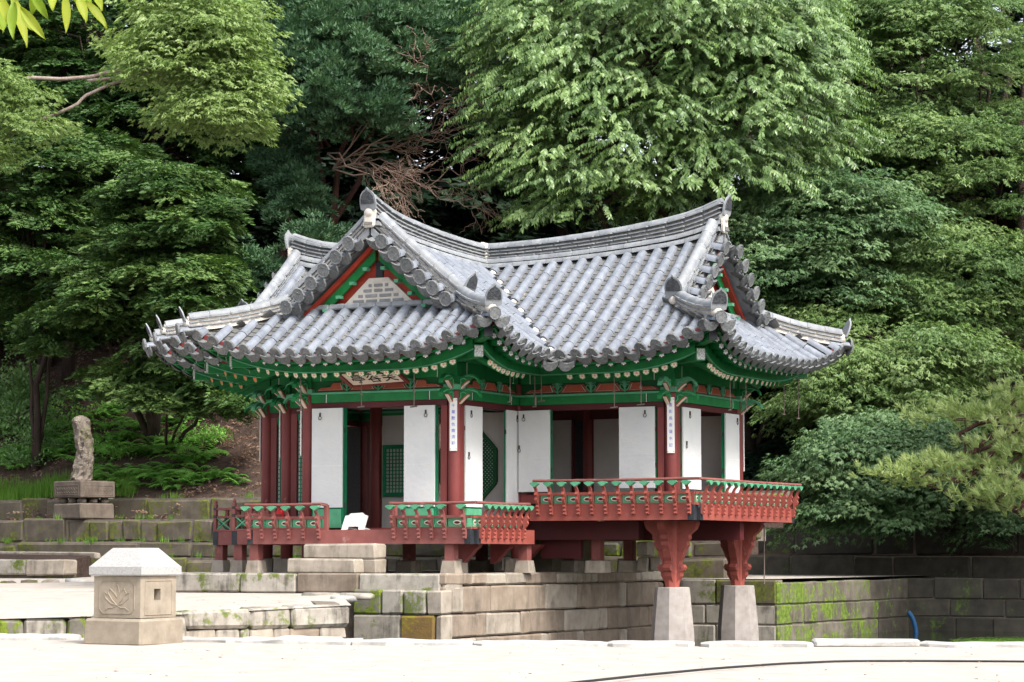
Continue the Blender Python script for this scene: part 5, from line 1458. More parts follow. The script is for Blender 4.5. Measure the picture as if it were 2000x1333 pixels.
# body with a real window in the right face (normal = -lr is left face, -ll is right face)
nL, nR = -lr, -ll
mb = MB()
mb.obox(lo_ + ll*.06 + UPZ*(zb0+zb1)/2, ll*(hb_-.06), lr*hb_, UPZ*(zb1-zb0)/2)
wv, wz0, wz1 = .062, .485, .615
fc = lo_ + nR*(hb_-.0605)
off = -.02
for (a, b, z0, z1) in ((-hb_, off-wv, zb0, zb1), (off+wv, hb_, zb0, zb1), (off-wv, off+wv, zb0, wz0), (off-wv, off+wv, wz1, zb1)):
    mb.obox(fc + lr*(a+b)/2 + UPZ*(z0+z1)/2, lr*(b-a)/2, nR*.0605, UPZ*(z1-z0)/2)
body = mb.build('body', LANT, LT)
def relief(nf, ax_):
    c = lo_ + nf*(hb_+.001) + UPZ*.52
    def T(pts, r): mb2 = MB(); mb2.tube([c + ax_*u + UPZ*v for u, v in pts], r, 5); mb2.build('carved_relief', LANT, body)
    w, h = .25, .185; k = .05
    T([(-w, -h+k), (-w, h-k), (-w+k, h), (w-k, h), (w, h-k), (w, -h+k), (w-k, -h), (-w+k, -h), (-w, -h+k)], .007)
    if nf is nL:
        for s_ in (-1, 1):
            T([(0, -.09), (s_*.07, -.03), (s_*.13, .05), (s_*.10, .10), (s_*.05, .06), (0, .0)], .007)
            T([(0, -.09), (s_*.09, -.07), (s_*.165, -.01), (s_*.18, .06), (s_*.13, .03)], .007)
            T([(0, -.09), (s_*.06, -.12), (s_*.12, -.12), (s_*.165, -.15)], .007)
            T([(0, .0), (s_*.035, .06), (s_*.02, .12), (0, .15)], .007)
relief(nL, -ll); 
c_ = lo_ + nR*(hb_+.001) + UPZ*.52
mb = MB(); mb.tube([c_ + lr*u + UPZ*v for u, v in ((-.25, -.2), (-.25, .19), (.25, .19), (.25, -.2), (-.25, -.2))], .008, 5); mb.build('carved_relief', LANT, body)
mb = MB(); r0, r1, h0, h1, h2 = .378, .185, .765, .87, 1.085
def sq(r, z): return [lo_ + ll*a*r + lr*b*r + UPZ*z for a, b in ((-1, -1), (1, -1), (1, 1), (-1, 1))]
vs = sq(r0-.012, h0) + sq(r0, h0+.015) + sq(r0, h1) + sq(r0-.015, h1+.012) + sq(r1+.012, h2-.012) + sq(r1, h2)
fs = [tuple(range(3, -1, -1))] + [(4*i+j, 4*i+(j+1) % 4, 4*i+4+(j+1) % 4, 4*i+4+j) for i in range(5) for j in range(4)] + [(20, 21, 22, 23)]
mb.add(vs, fs); mb.build('roof', LANTR, LT)

# ================================================================== ROCK IN ITS PLANTER
th_ = math.radians(41.7); pc = at(157, 1016, 52.5); pc.z = 1.752
fl_ = -RT*math.cos(th_) + FH*math.sin(th_); fr_ = RT*math.sin(th_) + FH*math.cos(th_); wS = .92
po = pc + fl_*wS/2 + fr_*wS/2
PL = thing('stone_planter', 'carved square stone planter on round feet and a slab, on the back terrace', 'planter', po)
mb = MB(); mb.cbox(po + UPZ*.165, fl_*wS/2, fr_*wS/2, UPZ*.165, .03, .01); mb.build('slab', PLANTER, PL)
for a in (-1, 0, 1):
    for b in (-1, 0, 1):
        if a or b:
            mb = MB(); mb.lathe([(.05, 0), (.095, .035), (.10, .07), (.08, .12), (.06, .13)], po + fl_*a*.30 + fr_*b*.30 + UPZ*.325, 10); mb.build('foot', PLANTER, PL, True)
mb = MB(); mb.cbox(po + UPZ*.63, fl_*wS/2, fr_*wS/2, UPZ*.175, .02, .006); tr = mb.build('trough', PLANTER, PL)
for nf, ax_ in ((-fr_, fl_), (-fl_, fr_)):
    c = po + nf*(wS/2+.001) + UPZ*.62
    mb = MB(); mb.tube([c + ax_*u + UPZ*v for u, v in ((-.38, -.11), (-.38, .09), (.38, .09), (.38, -.11), (-.38, -.11))], .010, 5); mb.build('carved_border', PLANTER, tr)
    for i in range(9):
        u = -.32+.08*i; mb = MB(); mb.tube([c + ax_*(u+x) + UPZ*v for x, v in ((-.03, -.08), (.02, -.04), (-.02, .0), (.03, .05))], .009, 5); mb.build('carved_scroll', PLANTER, tr)
mb = MB(); mb.obox(po + UPZ*.806, fl_*.36, fr_*.36, UPZ*.012); mb.build('planter_soil', SOIL, PL)
rk = MB(); vs = []; nr, nn_ = 34, 28
for i in range(nr+1):
    f = i/nr; base = .225 - .045*f + .02*math.sin(f*8+1) - .10*max(0, f-.93)/.07
    if i == nr: base = .05
    for j in range(nn_):
        a = 2*math.pi*j/nn_
        k = 1 + .28*mnoise.noise(Vector((math.cos(a)*1.3, math.sin(a)*1.3, f*4))) + .24*mnoise.noise(Vector((math.cos(a)*3.2, math.sin(a)*3.2, f*10+7)))
        k += .22*mnoise.noise(Vector((math.cos(a)*6, math.sin(a)*6, f*16+3)))
        p = po + RT*math.cos(a)*base*k*.88 + FH*math.sin(a)*base*k + RT*(.05*math.sin(f*4)-.06) + UPZ*(.80 + 1.40*f)
        vs.append(p)
rk.add(vs, [(i*nn_+j, i*nn_+(j+1) % nn_, (i+1)*nn_+(j+1) % nn_, (i+1)*nn_+j) for i in range(nr) for j in range(nn_)] + [tuple(nr*nn_+j for j in range(nn_))])
tag(rk.build('standing_rock', ROCK, None, False), 'tall craggy weathered rock standing in the carved stone planter', 'rock')

# ================================================================== HOSE AND CABLE
hp_ = at(1774, 1248, 46.9); pts = []
for i in range(17):
    a = math.radians(22 + 78*i/16); pts.append(Vector((hp_.x, hp_.y, WATERZ-.10)) + RT*(.24*math.sin(a) - .09) + UPZ*(.52*math.cos(a)))
mb = MB(); mb.tube([p for p in pts], .045, 10); tag(mb.build('hose', HOSE, None, True), 'short blue hose curving out of the pond water at the far wall corner', 'hose')
cp = [(1110, 1333), (1250, 1318), (1400, 1304), (1530, 1295), (1650, 1290), (1800, 1290), (2000, 1291), (2300, 1296)]
pts = []
for px, py in cp:
    p = at(px, py, 4900.0/(py-YH)); pts.append(Vector((p.x, p.y, .004)))
p0 = pts[0] + (pts[0]-pts[1])*.8; pts = [p0] + pts
mb = MB(); mb.tube(resample(pts, .25), .011, 6); tag(mb.build('cable', CABLE, None, True), 'thin black cable lying across the sandy bank', 'cable')
# ================================================================== VEGETATION
def quad(o, d, n, L, w, bend=0.0):
    """leaf: pointed rhomb, base o, direction d, normal n"""
    d = d/np.linalg.norm(d); s = np.cross(d, n); s = s/(np.linalg.norm(s)+1e-9); n2 = np.cross(s, d)
    return np.array([o, o + d*L*.45 + s*w*.5 - n2*bend*.3*L, o + d*L - n2*bend*L, o + d*L*.45 - s*w*.5 - n2*bend*.3*L])
def unit(v): return v/(np.linalg.norm(v)+1e-9)
R_ = np.random.default_rng(21)
def rv(s=1.0): return R_.normal(0, s, 3)
X3, Y3, Z3 = np.eye(3)
def tri(o, d, n, L, w, bend=0.0):
    d = unit(d); s = unit(np.cross(d, n)); n2 = np.cross(s, d)
    return np.array([o - s*w*.5, o + s*w*.5, o + d*L - n2*bend*L])
# spray templates: grow along +x, up is +z, about 0.5 m long; every template is (M,3 or 4,3)
def spray_cherry():
    out = []
    for i in range(20):
        f = .05 + .62*i/19; sd = 1 if i % 2 else -1
        o = np.array([f, 0, -.22*f*f]) + rv(.008)
        d = unit(np.array([.55, sd*R_.uniform(.3, .9), -R_.uniform(.35, 1.1)]))
        out.append(quad(o, d, unit(Z3*.8 + X3*.5 + rv(.3)), R_.uniform(.105, .145), R_.uniform(.040, .052), R_.uniform(0, .2)))
    return np.array(out)
def spray_maple():
    out = []
    for i in range(12):
        r = .08 + .46*math.sqrt(R_.random()); a = R_.uniform(-.75, .75)
        o = np.array([r*math.cos(a), r*math.sin(a), R_.normal(0, .025) - .10*r*r])
        n = unit(Z3 + rv(.55)); h = R_.uniform(-.7, .7) + a
        for k in (-1.0, 0, 1.0):
            d = unit(np.array([math.cos(h+k), math.sin(h+k), -.2 - .5*R_.random()]))
            out.append(tri(o, d, n, .105 if k == 0 else .085, .046))
    return np.array(out)
def spray_fan():             # flat conifer-like spray of tiny needles seen as lobed clumps
    out = []
    for i in range(9):
        f = .06 + .42*i/8
        for sd in (-1, 1):
            L = .26*(1 - .65*i/8)
            for k in range(3):
                q = (k+.55)/3
                o = np.array([f + L*q*.55, sd*L*q, -.05*q - .06*f + R_.normal(0, .018)])
                d = unit(np.array([.75, sd*.7, R_.uniform(-.1, .25)])); 
                out.append(tri(o, d, unit(Z3 + rv(.6)), .10, .052, .1))
    return np.array(out)
def spray_juniper():
    out = []
    for i in range(44):
        v = unit(rv()); v[2] = abs(v[2])*.8 + .05; v[0] = v[0]*1.2 + .25
        o = v*np.array([.22, .20, .15])*R_.uniform(.6, 1.0) + np.array([.12, 0, 0])
        d = unit(v + X3*.4 + Z3*.5 + rv(.25))
        out.append(tri(o, d, unit(rv() + v), .105, .05))
    return np.array(out)
def spray_pine():
    out = []
    for b in range(3):
        o0 = np.array([.06 + .2*b, R_.normal(0, .10), R_.normal(0, .03)]); ax = unit(np.array([.75, R_.normal(0, .4), .7]))
        for i in range(24):
            d = unit(ax*1.0 + rv(.42)); out.append(tri(o0 + ax*R_.uniform(0, .03), d, unit(rv()), R_.uniform(.12, .19), .017))
    return np.array(out)
def spray_fern():
    out = []
    for k in range(7):
        a = k*2*math.pi/7 + R_.normal(0, .2); L = R_.uniform(.35, .55); hd = np.array([math.cos(a), math.sin(a), 0])
        for i in range(13):
            f = (i+1)/13; o = hd*L*f + Z3*(L*.95*f - L*.75*f*f)
            for sd in (-1, 1):
                s = np.array([-hd[1], hd[0], 0])*sd
                out.append(tri(o, unit(s + hd*.45 - Z3*.15 + rv(.08)), Z3, L*.30*(1 - .8*f) + .035, .05, .15))
    return np.array(out)
def spray_bush():
    out = []
    for i in range(40):
        v = unit(rv()); v[2] = abs(v[2])
        o = v*np.array([.26, .26, .24])*R_.uniform(.55, 1)
        out.append(quad(o, unit(v + rv(.5) - Z3*.1), unit(Z3 + v*.6 + rv(.3)), R_.uniform(.07, .11), .05, .1))
    return np.array(out)
def spray_grass():
    out = []
    for i in range(26):
        a = R_.uniform(0, 6.28); o = np.array([R_.normal(0, .10), R_.normal(0, .10), 0])
        out.append(tri(o, unit(np.array([math.cos(a)*.5, math.sin(a)*.5, 1])), np.array([math.cos(a), math.sin(a), 0]), R_.uniform(.14, .3), .018, .35))
    return np.array(out)
TEMPL = {k: [f() for _ in range(6)] for k, f in dict(cherry=spray_cherry, maple=spray_maple, fan=spray_fan, juniper=spray_juniper, pine=spray_pine, fern=spray_fern, bush=spray_bush, grass=spray_grass).items()}

def leaf_mesh(name, kind, P, Xd, Zd, sc, m_, tint_k=.5, tint_var=.5, clump=None):
    """P (K,3) spray origins, Xd growth directions, Zd rough up; returns one mesh"""
    P, Xd, Zd, sc = map(np.asarray, (P, Xd, Zd, sc)); K = len(P)
    Xd = Xd/np.linalg.norm(Xd, axis=1, keepdims=True); Yd = np.cross(Zd, Xd); Yd /= np.linalg.norm(Yd, axis=1, keepdims=True)+1e-9; Zd = np.cross(Xd, Yd)
    R = np.stack([Xd, Yd, Zd], axis=2)*sc[:, None, None]
    tid = R_.integers(0, 6, K); V = []; T = []
    for t in range(6):
        ix = np.where(tid == t)[0]
        if not len(ix): continue
        Q = TEMPL[kind][t]
        W_ = np.einsum('kij,mvj->kmvi', R[ix], Q) + P[ix][:, None, None, :]
        V.append(W_.reshape(-1, 3))
        base = (clump[ix] if clump is not None else R_.random(len(ix)))
        tt = np.clip(tint_k + (base[:, None]-.5)*tint_var + R_.normal(0, .14, (len(ix), len(Q))), 0, 1)
        T.append(tt.reshape(-1))
    V = np.concatenate(V); T = np.concatenate(T); kv = TEMPL[kind][0].shape[1]; n = len(V)//kv
    me = bpy.data.meshes.new(name); me.vertices.add(len(V)); me.vertices.foreach_set('co', V.astype(np.float32).ravel())
    me.loops.add(n*kv); me.loops.foreach_set('vertex_index', np.arange(n*kv, dtype=np.int32))
    me.polygons.add(n); me.polygons.foreach_set('loop_start', np.arange(0, n*kv, kv, dtype=np.int32))
    me.update(); at_ = me.attributes.new('tint', 'FLOAT', 'FACE'); at_.data.foreach_set('value', T.astype(np.float32))
    me.materials.append(m_); me.update()
    return me
NLEAF = [0]
def crown(parent, kind, lobes, nsh, nsp, m_, shelf=(.9, .7), thick=.10, droop=.25, sc=(.8, 1.2), tint_k=.5, tint_var=.6, axis=None, up_bias=0.0, name='crown', fill=.55, cut=None):
    """lobes: list of (centre, (rx, ry, rz)) in world metres (ry along the view); shelves of sprays spread through their shells"""
    wts = np.array([l[1][0]*l[1][2] for l in lobes]); wts = wts/wts.sum()
    P, X_, Z_, Cl, shelves = [], [], [], [], []
    ax0 = np.array(axis) if axis is not None else None
    for s in range(nsh):
        c, r = lobes[R_.choice(len(lobes), p=wts)]; c = np.array(c)
        v = unit(rv()); 
        if v[2] < -.55: v[2] *= -1
        rr = R_.uniform(fill, 1.0)**.6
        loc = np.array(RT)*v[0]*r[0]*rr + np.array(FH)*v[1]*r[1]*rr + Z3*v[2]*r[2]*rr
        p = c + loc
        if cut and not cut(p): continue
        o = p - (ax0 if ax0 is not None else c); o[2] = 0; o = unit(o + rv(.25)*np.array([1, 1, 0])); b = np.cross(Z3, o)
        tl = R_.normal(0, .14); sl, sw = shelf[0]*R_.uniform(.7, 1.25), shelf[1]*R_.uniform(.7, 1.25)
        shelves.append(p); cl = R_.random()
        upv = unit(Z3 + b*R_.normal(0, .22) - o*(.15 + tl) * 1.0)
        for k in range(nsp):
            a, q, h = R_.uniform(-1, 1), R_.uniform(-1, 1), R_.normal(0, thick)
            if a*a*.8 + q*q > 1.1: q *= .5
            pos = p + o*a*sl*.5 + b*q*sw*.5 + Z3*(h - droop*((a+1)*.5)**2*sl*.6) + o*tl*0
            hd = unit(o + b*q*1.0 + rv(.2)); hd[2] = -droop*(.3 + .7*(a+1)*.5) + R_.normal(0, .16) + up_bias
            P.append(pos); X_.append(hd); Z_.append(unit(upv + rv(.16))); Cl.append(np.clip(cl + R_.normal(0, .12), 0, 1))
    K = len(P); s_ = R_.uniform(*sc, K)
    me = leaf_mesh(name, kind, P, X_, Z_, s_, m_, tint_k, tint_var, np.array(Cl))
    NLEAF[0] += len(me.polygons)*(len(me.loops)//len(me.polygons)-2)
    o = link(bpy.data.objects.new(name, me), parent)
    return o, shelves
def limb_pts(a, b, k=6, sag=.1, wob=.12):
    a, b = Vector(a), Vector(b); out = []
    L = (b-a).length
    for i in range(k+1):
        f = i/k; p = a.lerp(b, f); w = wob*L*.25*math.sin(math.pi*f)
        out.append(p + Vector((random.uniform(-w, w), random.uniform(-w, w), random.uniform(-w, w) + sag*L*math.sin(math.pi*f))))
    return out
def trunk(parent, base, tops, r0, m_, name='trunk', shelves=None, nl=14, r1=.05, lim_r=.045):
    mb = MB(); base = Vector(base)
    for tp, rr in tops:
        pts = limb_pts(base, tp, 8, .02, .07); n = len(pts)
        mb.tube(pts, [r0*rr*(1 - .75*i/(n-1)) + .01 for i in range(n)], 9)
        main = pts
        if shelves:
            for sp in random.sample(shelves, min(nl, len(shelves))):
                sp = Vector(sp); k = min(range(n), key=lambda i: (pts[i]-sp).length + abs(pts[i].z - (sp.z - .3*(sp-pts[i]).length))*.6)
                lp = limb_pts(pts[k], sp, 6, .06, .3); mb.tube(lp, [max(.012, lim_r*(1 - .8*i/6)) for i in range(7)], 5)
    return mb.build(name, m_, parent, True)
def lobe(px, py, D, rx, rz, ry):       # photo-pixel radii for width and height, metres for depth
    c = at(px, py, D); k = D/F_PX
    return (tuple(c), (rx*k, ry, rz*k))
def gz(p): return hillz(p[0], p[1])

L_CHERRY = leafmat('cherry_leaves', [(0.0678, 0.13, 0.0407), (0.141, 0.237, 0.0746), (0.232, 0.339, 0.119)], .30, .38, .42)
L_MAPLE = leafmat('maple_leaves', [(0.071, 0.133, 0.0426), (0.146, 0.235, 0.0799), (0.24, 0.329, 0.133)], .32, .5, .3)
L_MAPLEB = leafmat('bright_maple_leaves', [(0.141, 0.215, 0.0629), (0.222, 0.318, 0.111), (0.311, 0.392, 0.17)], .38, .5, .3)
L_MAPLED = leafmat('blue_green_maple_leaves', [(0.0577, 0.12, 0.0533), (0.115, 0.204, 0.0888), (0.196, 0.293, 0.142)], .28, .5, .3)
L_YEW = leafmat('dark_conifer_leaves', [(0.0192, 0.0518, 0.0148), (0.0592, 0.122, 0.0311), (0.133, 0.215, 0.0629)], .18, .55, .25)
L_JUN = leafmat('juniper_leaves', [(0.0332, 0.0787, 0.0414), (0.0704, 0.146, 0.0704), (0.132, 0.224, 0.112)], .15, .55, .25)
L_DARK = leafmat('shaded_wood_leaves', [(0.0048, 0.0128, 0.0072), (0.0112, 0.0272, 0.0136), (0.0224, 0.0464, 0.0224)], .08, .6, .2)  # near-black leaf colour carries the shade inside the wood
L_PINE = leafmat('pine_needles', [(0.247, 0.319, 0.116), (0.435, 0.536, 0.217), (0.639, 0.695, 0.362)], .25, .5, .3)
L_FERN = leafmat('fern_leaves', [(0.112, 0.273, 0.0559), (0.207, 0.447, 0.0879), (0.335, 0.622, 0.16)], .35, .5, .3)
L_BUSH = leafmat('bush_leaves', [(0.0811, 0.181, 0.0542), (0.163, 0.308, 0.108), (0.286, 0.451, 0.181)], .3, .45, .35)
L_GRASS = leafmat('grass_blades', [(0.0648, 0.158, 0.0166), (0.111, 0.24, 0.0278), (0.176, 0.333, 0.0462)], .35, .5, .3)
L_YEL = leafmat('yellow_green_leaves', [(0.222, 0.266, 0.0222), (0.296, 0.34, 0.037), (0.178, 0.266, 0.0222)], .45, .5, .3)

def hp(px, py):       # depth at which the slope is seen at pixel (px, py)
    for D in np.arange(48, 75, .1):
        p = at(px, py, D)
        if p.z < hillz(p.x, p.y): return D
    return 56
def tree(name, label, base, tops, r0, bark, group=None, cat='tree'):
    return thing(name, label, cat, base, 0, group)
# ---- the big broadleaf tree behind the right arm of the roof
b0 = at(1330, 900, 56.5); b0.z = gz(b0)
T = thing('cherry_tree', 'large pale green broadleaf tree with drooping pointed leaves rising behind the main roof ridge', 'tree', b0)
lob = [lobe(1300, 180, 54.5, 320, 250, 2.8), lobe(1120, 250, 53.6, 190, 200, 1.8), lobe(1480, 200, 53.8, 190, 190, 1.8), lobe(1290, 20, 54.5, 330, 170, 2.6), lobe(1180, 380, 54.0, 180, 70, 1.6), lobe(1430, 330, 53.6, 180, 90, 1.4), lobe(1540, 90, 54, 105, 140, 1.5), lobe(1030, 120, 54, 95, 150, 1.2)]
o_, sh = crown(T, 'cherry', lob, 900, 13, L_CHERRY, (1.2, .95), .11, .40, (.66, 1.02), .5, .7, axis=(b0.x, b0.y, 0), fill=.5)
trunk(T, b0 - UPZ*.3, [(at(1290, 120, 54.6), 1.0), (at(1450, 180, 54.2), .6), (at(1120, 220, 54.2), .6)], .24, BARK, 'trunk', sh, 22)
# ---- maples to the right
def maple(label, base_px, Db, lobes_, nsh, nsp, m_, tk=.5, tv=.6, sc=(.8, 1.25), shelf=(1.3, 1.1), kind='maple', tops=None, grp='maples on the slope right of the pavilion', r0=.15, nm='maple_tree', bark=BARK, **kw):
    b0 = at(*base_px, Db); b0.z = gz(b0) if gz(b0) > .6 else .6
    T = thing(nm, label, 'tree', b0, 0, grp)
    o_, sh = crown(T, kind, lobes_, nsh, nsp, m_, shelf, kw.pop('thick', .05), kw.pop('droop', .34), sc, tk, tv, axis=(b0.x, b0.y, 0), **kw)
    trunk(T, b0 - UPZ*.3, tops or [(Vector(lobes_[0][0]), 1.0)] + [(Vector(l[0]), .55) for l in lobes_[1:3]], r0, bark, 'trunk', sh, 16)
    return T
maple('tall bright green maple filling the upper right corner in layered sprays', (1900, 900), 60, [lobe(1850, 130, 58, 210, 200, 2.2), lobe(1800, 330, 57, 190, 150, 1.8), lobe(1960, 330, 57.5, 160, 200, 1.8), lobe(1760, 60, 58, 150, 140, 1.5)], 210, 21, L_MAPLE, .5, .8, shelf=(1.9, 1.35), thick=.035, fill=.3)
maple('dark olive maple right of the roof with wide drooping shelves', (1850, 950), 58, [lobe(1840, 560, 56, 170, 150, 1.8), lobe(1760, 640, 55, 150, 120, 1.5), lobe(1950, 620, 56, 130, 190, 1.8), lobe(1700, 500, 56, 120, 130, 1.4)], 165, 21, L_MAPLE, .42, .8, shelf=(1.9, 1.35), thick=.035, fill=.3)
maple('grey green maple tucked between the big tree and the roof gable', (1600, 800), 56, [lobe(1590, 420, 54.5, 150, 110, 1.4), lobe(1500, 480, 54, 110, 90, 1.2), lobe(1690, 420, 55, 120, 90, 1.3), lobe(1600, 540, 54.5, 140, 90, 1.2)], 130, 20, L_MAPLED, .55, .8, shelf=(1.7, 1.2), thick=.035, fill=.3)
maple('young yellow green maple under the right eave corner', (1700, 950), 55, [lobe(1690, 740, 52.5, 130, 80, 1.4), lobe(1620, 800, 53.5, 100, 60, 1.4), lobe(1790, 790, 52.5, 110, 90, 1.4), lobe(1620, 660, 54, 80, 80, 1.0), lobe(1830, 690, 52.5, 100, 60, 1.2)], 125, 20, L_MAPLE, .6, .8, shelf=(1.6, 1.2), thick=.035, fill=.3)
maple('low spreading maple with blue green layered sprays hanging over the pond', (1900, 1050), 52, [lobe(1760, 900, 50, 165, 110, 1.3), lobe(1700, 1000, 49.5, 105, 65, .9), lobe(1880, 950, 50, 140, 90, 1.2), lobe(1700, 880, 49.7, 115, 60, 1.0), lobe(1950, 1010, 50, 90, 40, .9)], 170, 20, L_MAPLED, .55, .8, sc=(.75, 1.1), shelf=(1.5, 1.0), thick=.03, fill=.3)
maple('evergreen thicket coloured nearly black for deep shade, on the slope behind the right corner of the veranda', (1560, 900), 58, [lobe(px, py, hp(px, py)-.5, rx, rz, .7) for px, py, rx, rz in ((1520, 800, 110, 100), (1640, 850, 110, 110), (1500, 930, 80, 60), (1600, 940, 90, 50), (1760, 960, 150, 60), (1900, 900, 120, 90))], 230, 9, L_DARK, .5, .6, kind='fan', sc=(1.1, 1.6), nm='evergreen_thicket')  # dark foliage, coloured to stand in for deep shade over the soil
maple('broad dark maple added out of sight behind the pond room roof to shade the slope', (1470, 850), 57, [lobe(1420, 640, 55, 130, 110, 1.7), lobe(1530, 700, 55.5, 110, 90, 1.6), lobe(1600, 650, 56.5, 120, 90, 1.5), lobe(1480, 560, 56, 150, 80, 1.6)], 260, 10, L_YEW, .35, .5, shelf=(1.2, 1.1))  # crown hidden by the roof, added to shade the soil beyond
# ---- pine branches at the right edge
bp = at(2150, 1000, 47); bp.z = .6
T = thing('pine_tree', 'pine with pale yellow green needle tufts reaching in from the right edge over the pond', 'tree', bp)
o_, sh = crown(T, 'pine', [lobe(1930, 835, 46.5, 130, 30, .7), lobe(1890, 935, 46, 120, 34, .7), lobe(1965, 985, 46, 90, 34, .7), lobe(2010, 900, 46.5, 90, 60, .8), lobe(2100, 850, 46.5, 120, 120, 1.2)], 95, 6, L_PINE, (1.0, .8), .04, -.05, (.85, 1.2), .5, .7, axis=(bp.x, bp.y, 0), up_bias=.15, fill=.2)
trunk(T, bp, [(at(2160, 600, 47), 1.0), (at(1880, 940, 46.2), .35), (at(1870, 850, 46.5), .35)], .2, BARKR, 'trunk', sh, 12)
# ---- junipers behind the left arm
bj = at(560, 560, 58.0); bj.z = gz(bj)
T = thing('juniper_tree', 'old juniper with reddish fanning trunks and rounded grey green foliage tufts above the left roof', 'tree', bj)
lob = [lobe(700, 120, 55.5, 200, 120, 1.8), lobe(600, 190, 55, 110, 110, 1.4), lobe(760, 60, 56, 190, 100, 1.6), lobe(870, 110, 56, 90, 110, 1.3), lobe(560, 60, 56, 110, 110, 1.4), lobe(690, 230, 54.8, 90, 50, 1.0)]
o_, sh = crown(T, 'juniper', lob, 330, 9, L_JUN, (.85, .8), .14, .05, (.8, 1.25), .5, .7, fill=.5)
mb = MB()
for px, py, r in ((690, 215, .13), (760, 185, .11), (620, 190, .15), (560, 220, .12), (650, 130, .11)):
    pts = limb_pts(bj, at(px, py, 56.6), 9, .05, .12); mb.tube(pts, [r*(1.15-.85*i/9) for i in range(10)], 9)
for sp in random.sample(sh, 22):
    a_ = at(random.uniform(580, 720), random.uniform(200, 300), 56.6); mb.tube(limb_pts(a_, sp, 5, .05, .3), [.04, .035, .03, .025, .02, .012], 5)
mb.build('trunk', BARKR, T, True)
o_, sh2 = crown(T, 'juniper', [lobe(585, 395, 55.8, 35, 60, .6), lobe(620, 470, 55, 60, 28, .7), lobe(560, 330, 56.5, 45, 60, .7), lobe(500, 530, 55, 40, 50, .6)], 60, 8, L_JUN, (.6, .55), .12, .25, (.7, 1.1), .35, .5, name='lower_crown', fill=.3)
# tangle of dead branches right of the juniper trunks
mb = MB(); dbase = at(650, 330, 56)
def dead(a, b, r, depth):
    pts = limb_pts(a, b, 6, random.uniform(-.02, .10), .5); mb.tube(pts, [max(.006, r*(1-.75*i/6)) for i in range(7)], 5)
    if depth <= 0: return
    for k in range(4):
        i = random.randint(1, 6); p = pts[i]; d = (b-a).normalized()
        L = (b-a).length*random.uniform(.35, .6)
        q = p + (d + Vector((random.uniform(-.9, .9), random.uniform(-.6, .6), random.uniform(-.9, .8)))).normalized()*L
        dead(p, q, r*.55, depth-1)
for px, py in ((930, 190), (900, 260), (880, 330), (850, 130), (960, 180), (800, 400), (860, 390), (760, 330)): dead(dbase if px > 800 else at(640, 300, 56), at(px, py, 55.3 + random.uniform(-.6, .6)), .024, 3)
o_ = mb.build('dead_branches', TWIG, T, True); o_['label'] = 'bare brown dead branches'
# ---- dark conifers on the left
def conif(label, base_px, Db, lobes_, nsh, nsp, m_, tk=.5, tv=.7, **kw):
    return maple(label, base_px, Db, lobes_, nsh, nsp, m_, tk, tv, kind='fan', grp='conifers on the slope left of the pavilion', nm='yew_tree', thick=.06, droop=.32, **kw)
conif('dark layered yew with a bare black trunk at the far left edge', (70, 760), 57, [lobe(90, 470, 56.5, 120, 110, 1.5), lobe(60, 590, 57.5, 85, 50, 1.0), lobe(150, 330, 57, 125, 85, 1.4)], 125, 17, L_YEW, .5, shelf=(1.25, .95), r0=.085)
conif('dense yew behind the left hip ends of the roof', (300, 720), 57, [lobe(330, 420, 54, 110, 110, 1.4), lobe(250, 560, 54, 140, 110, 1.4), lobe(200, 640, 55, 115, 70, 1.1), lobe(330, 700, 53.6, 100, 55, 1.0), lobe(380, 560, 53, 60, 70, 1.0), lobe(430, 775, 53, 40, 22, .5), lobe(330, 765, 53.3, 60, 22, .5), lobe(420, 740, 53.3, 60, 30, .6)], 165, 18, L_YEW, .58, shelf=(1.2, .9))
conif('dark yew standing behind the bright maple branch', (330, 700), 61, [lobe(300, 250, 59, 190, 130, 1.8), lobe(150, 190, 60, 160, 120, 1.6), lobe(440, 330, 59.5, 80, 150, 1.3), lobe(90, 80, 60, 150, 110, 1.5), lobe(420, 120, 60, 120, 130, 1.4)], 260, 11, L_YEW, .26, .4, shelf=(1.2, 1.0))
conif('low hanging yew sprays below the left eave corner, over the brown slope', (330, 690), 56.5, [lobe(430, 775, 53.5, 55, 25, .5), lobe(320, 770, 53.6, 80, 28, .5), lobe(400, 735, 53.8, 70, 35, .6), lobe(250, 735, 54.2, 80, 35, .6)], 46, 14, L_YEW, .68, shelf=(.8, .6), r0=.05)
# ---- bright maple branch at the upper left
bm0 = at(-220, 700, 47); bm0.z = .5
T = thing('maple_tree', 'bright light green maple whose long pale branches reach in from the left edge', 'tree', bm0)
lob = [lobe(375, 110, 44, 85, 80, .9), lobe(430, 60, 44, 55, 60, .8), lobe(410, 220, 43.6, 55, 38, .6), lobe(320, 95, 44, 45, 50, .7), lobe(380, 10, 44, 70, 60, .8), lobe(455, 170, 43.8, 28, 45, .5)]
o_, sh = crown(T, 'maple', lob, 150, 12, L_MAPLEB, (1.0, .85), .05, .28, (.8, 1.15), .5, .6, fill=.35)
lob2 = [lobe(15, 195, 43.5, 50, 45, .7), lobe(60, 240, 43.3, 38, 18, .5), lobe(0, 300, 43.5, 30, 35, .5), lobe(-60, 180, 43.5, 70, 70, .8)]
crown(T, 'maple', [lobe(-290, 100, 46.8, 140, 130, 1.6), lobe(-330, -60, 47, 150, 130, 1.6)], 70, 12, L_MAPLEB, (1.1, .9), .05, .25, (.8, 1.1), .4, .5, fill=.4, name='upper_crown')
o2, sh2 = crown(T, 'maple', lob2, 60, 11, L_MAPLEB, (.8, .7), .05, .25, (.75, 1.05), .22, .5, fill=.35, name='lower_crown')
mb = MB()
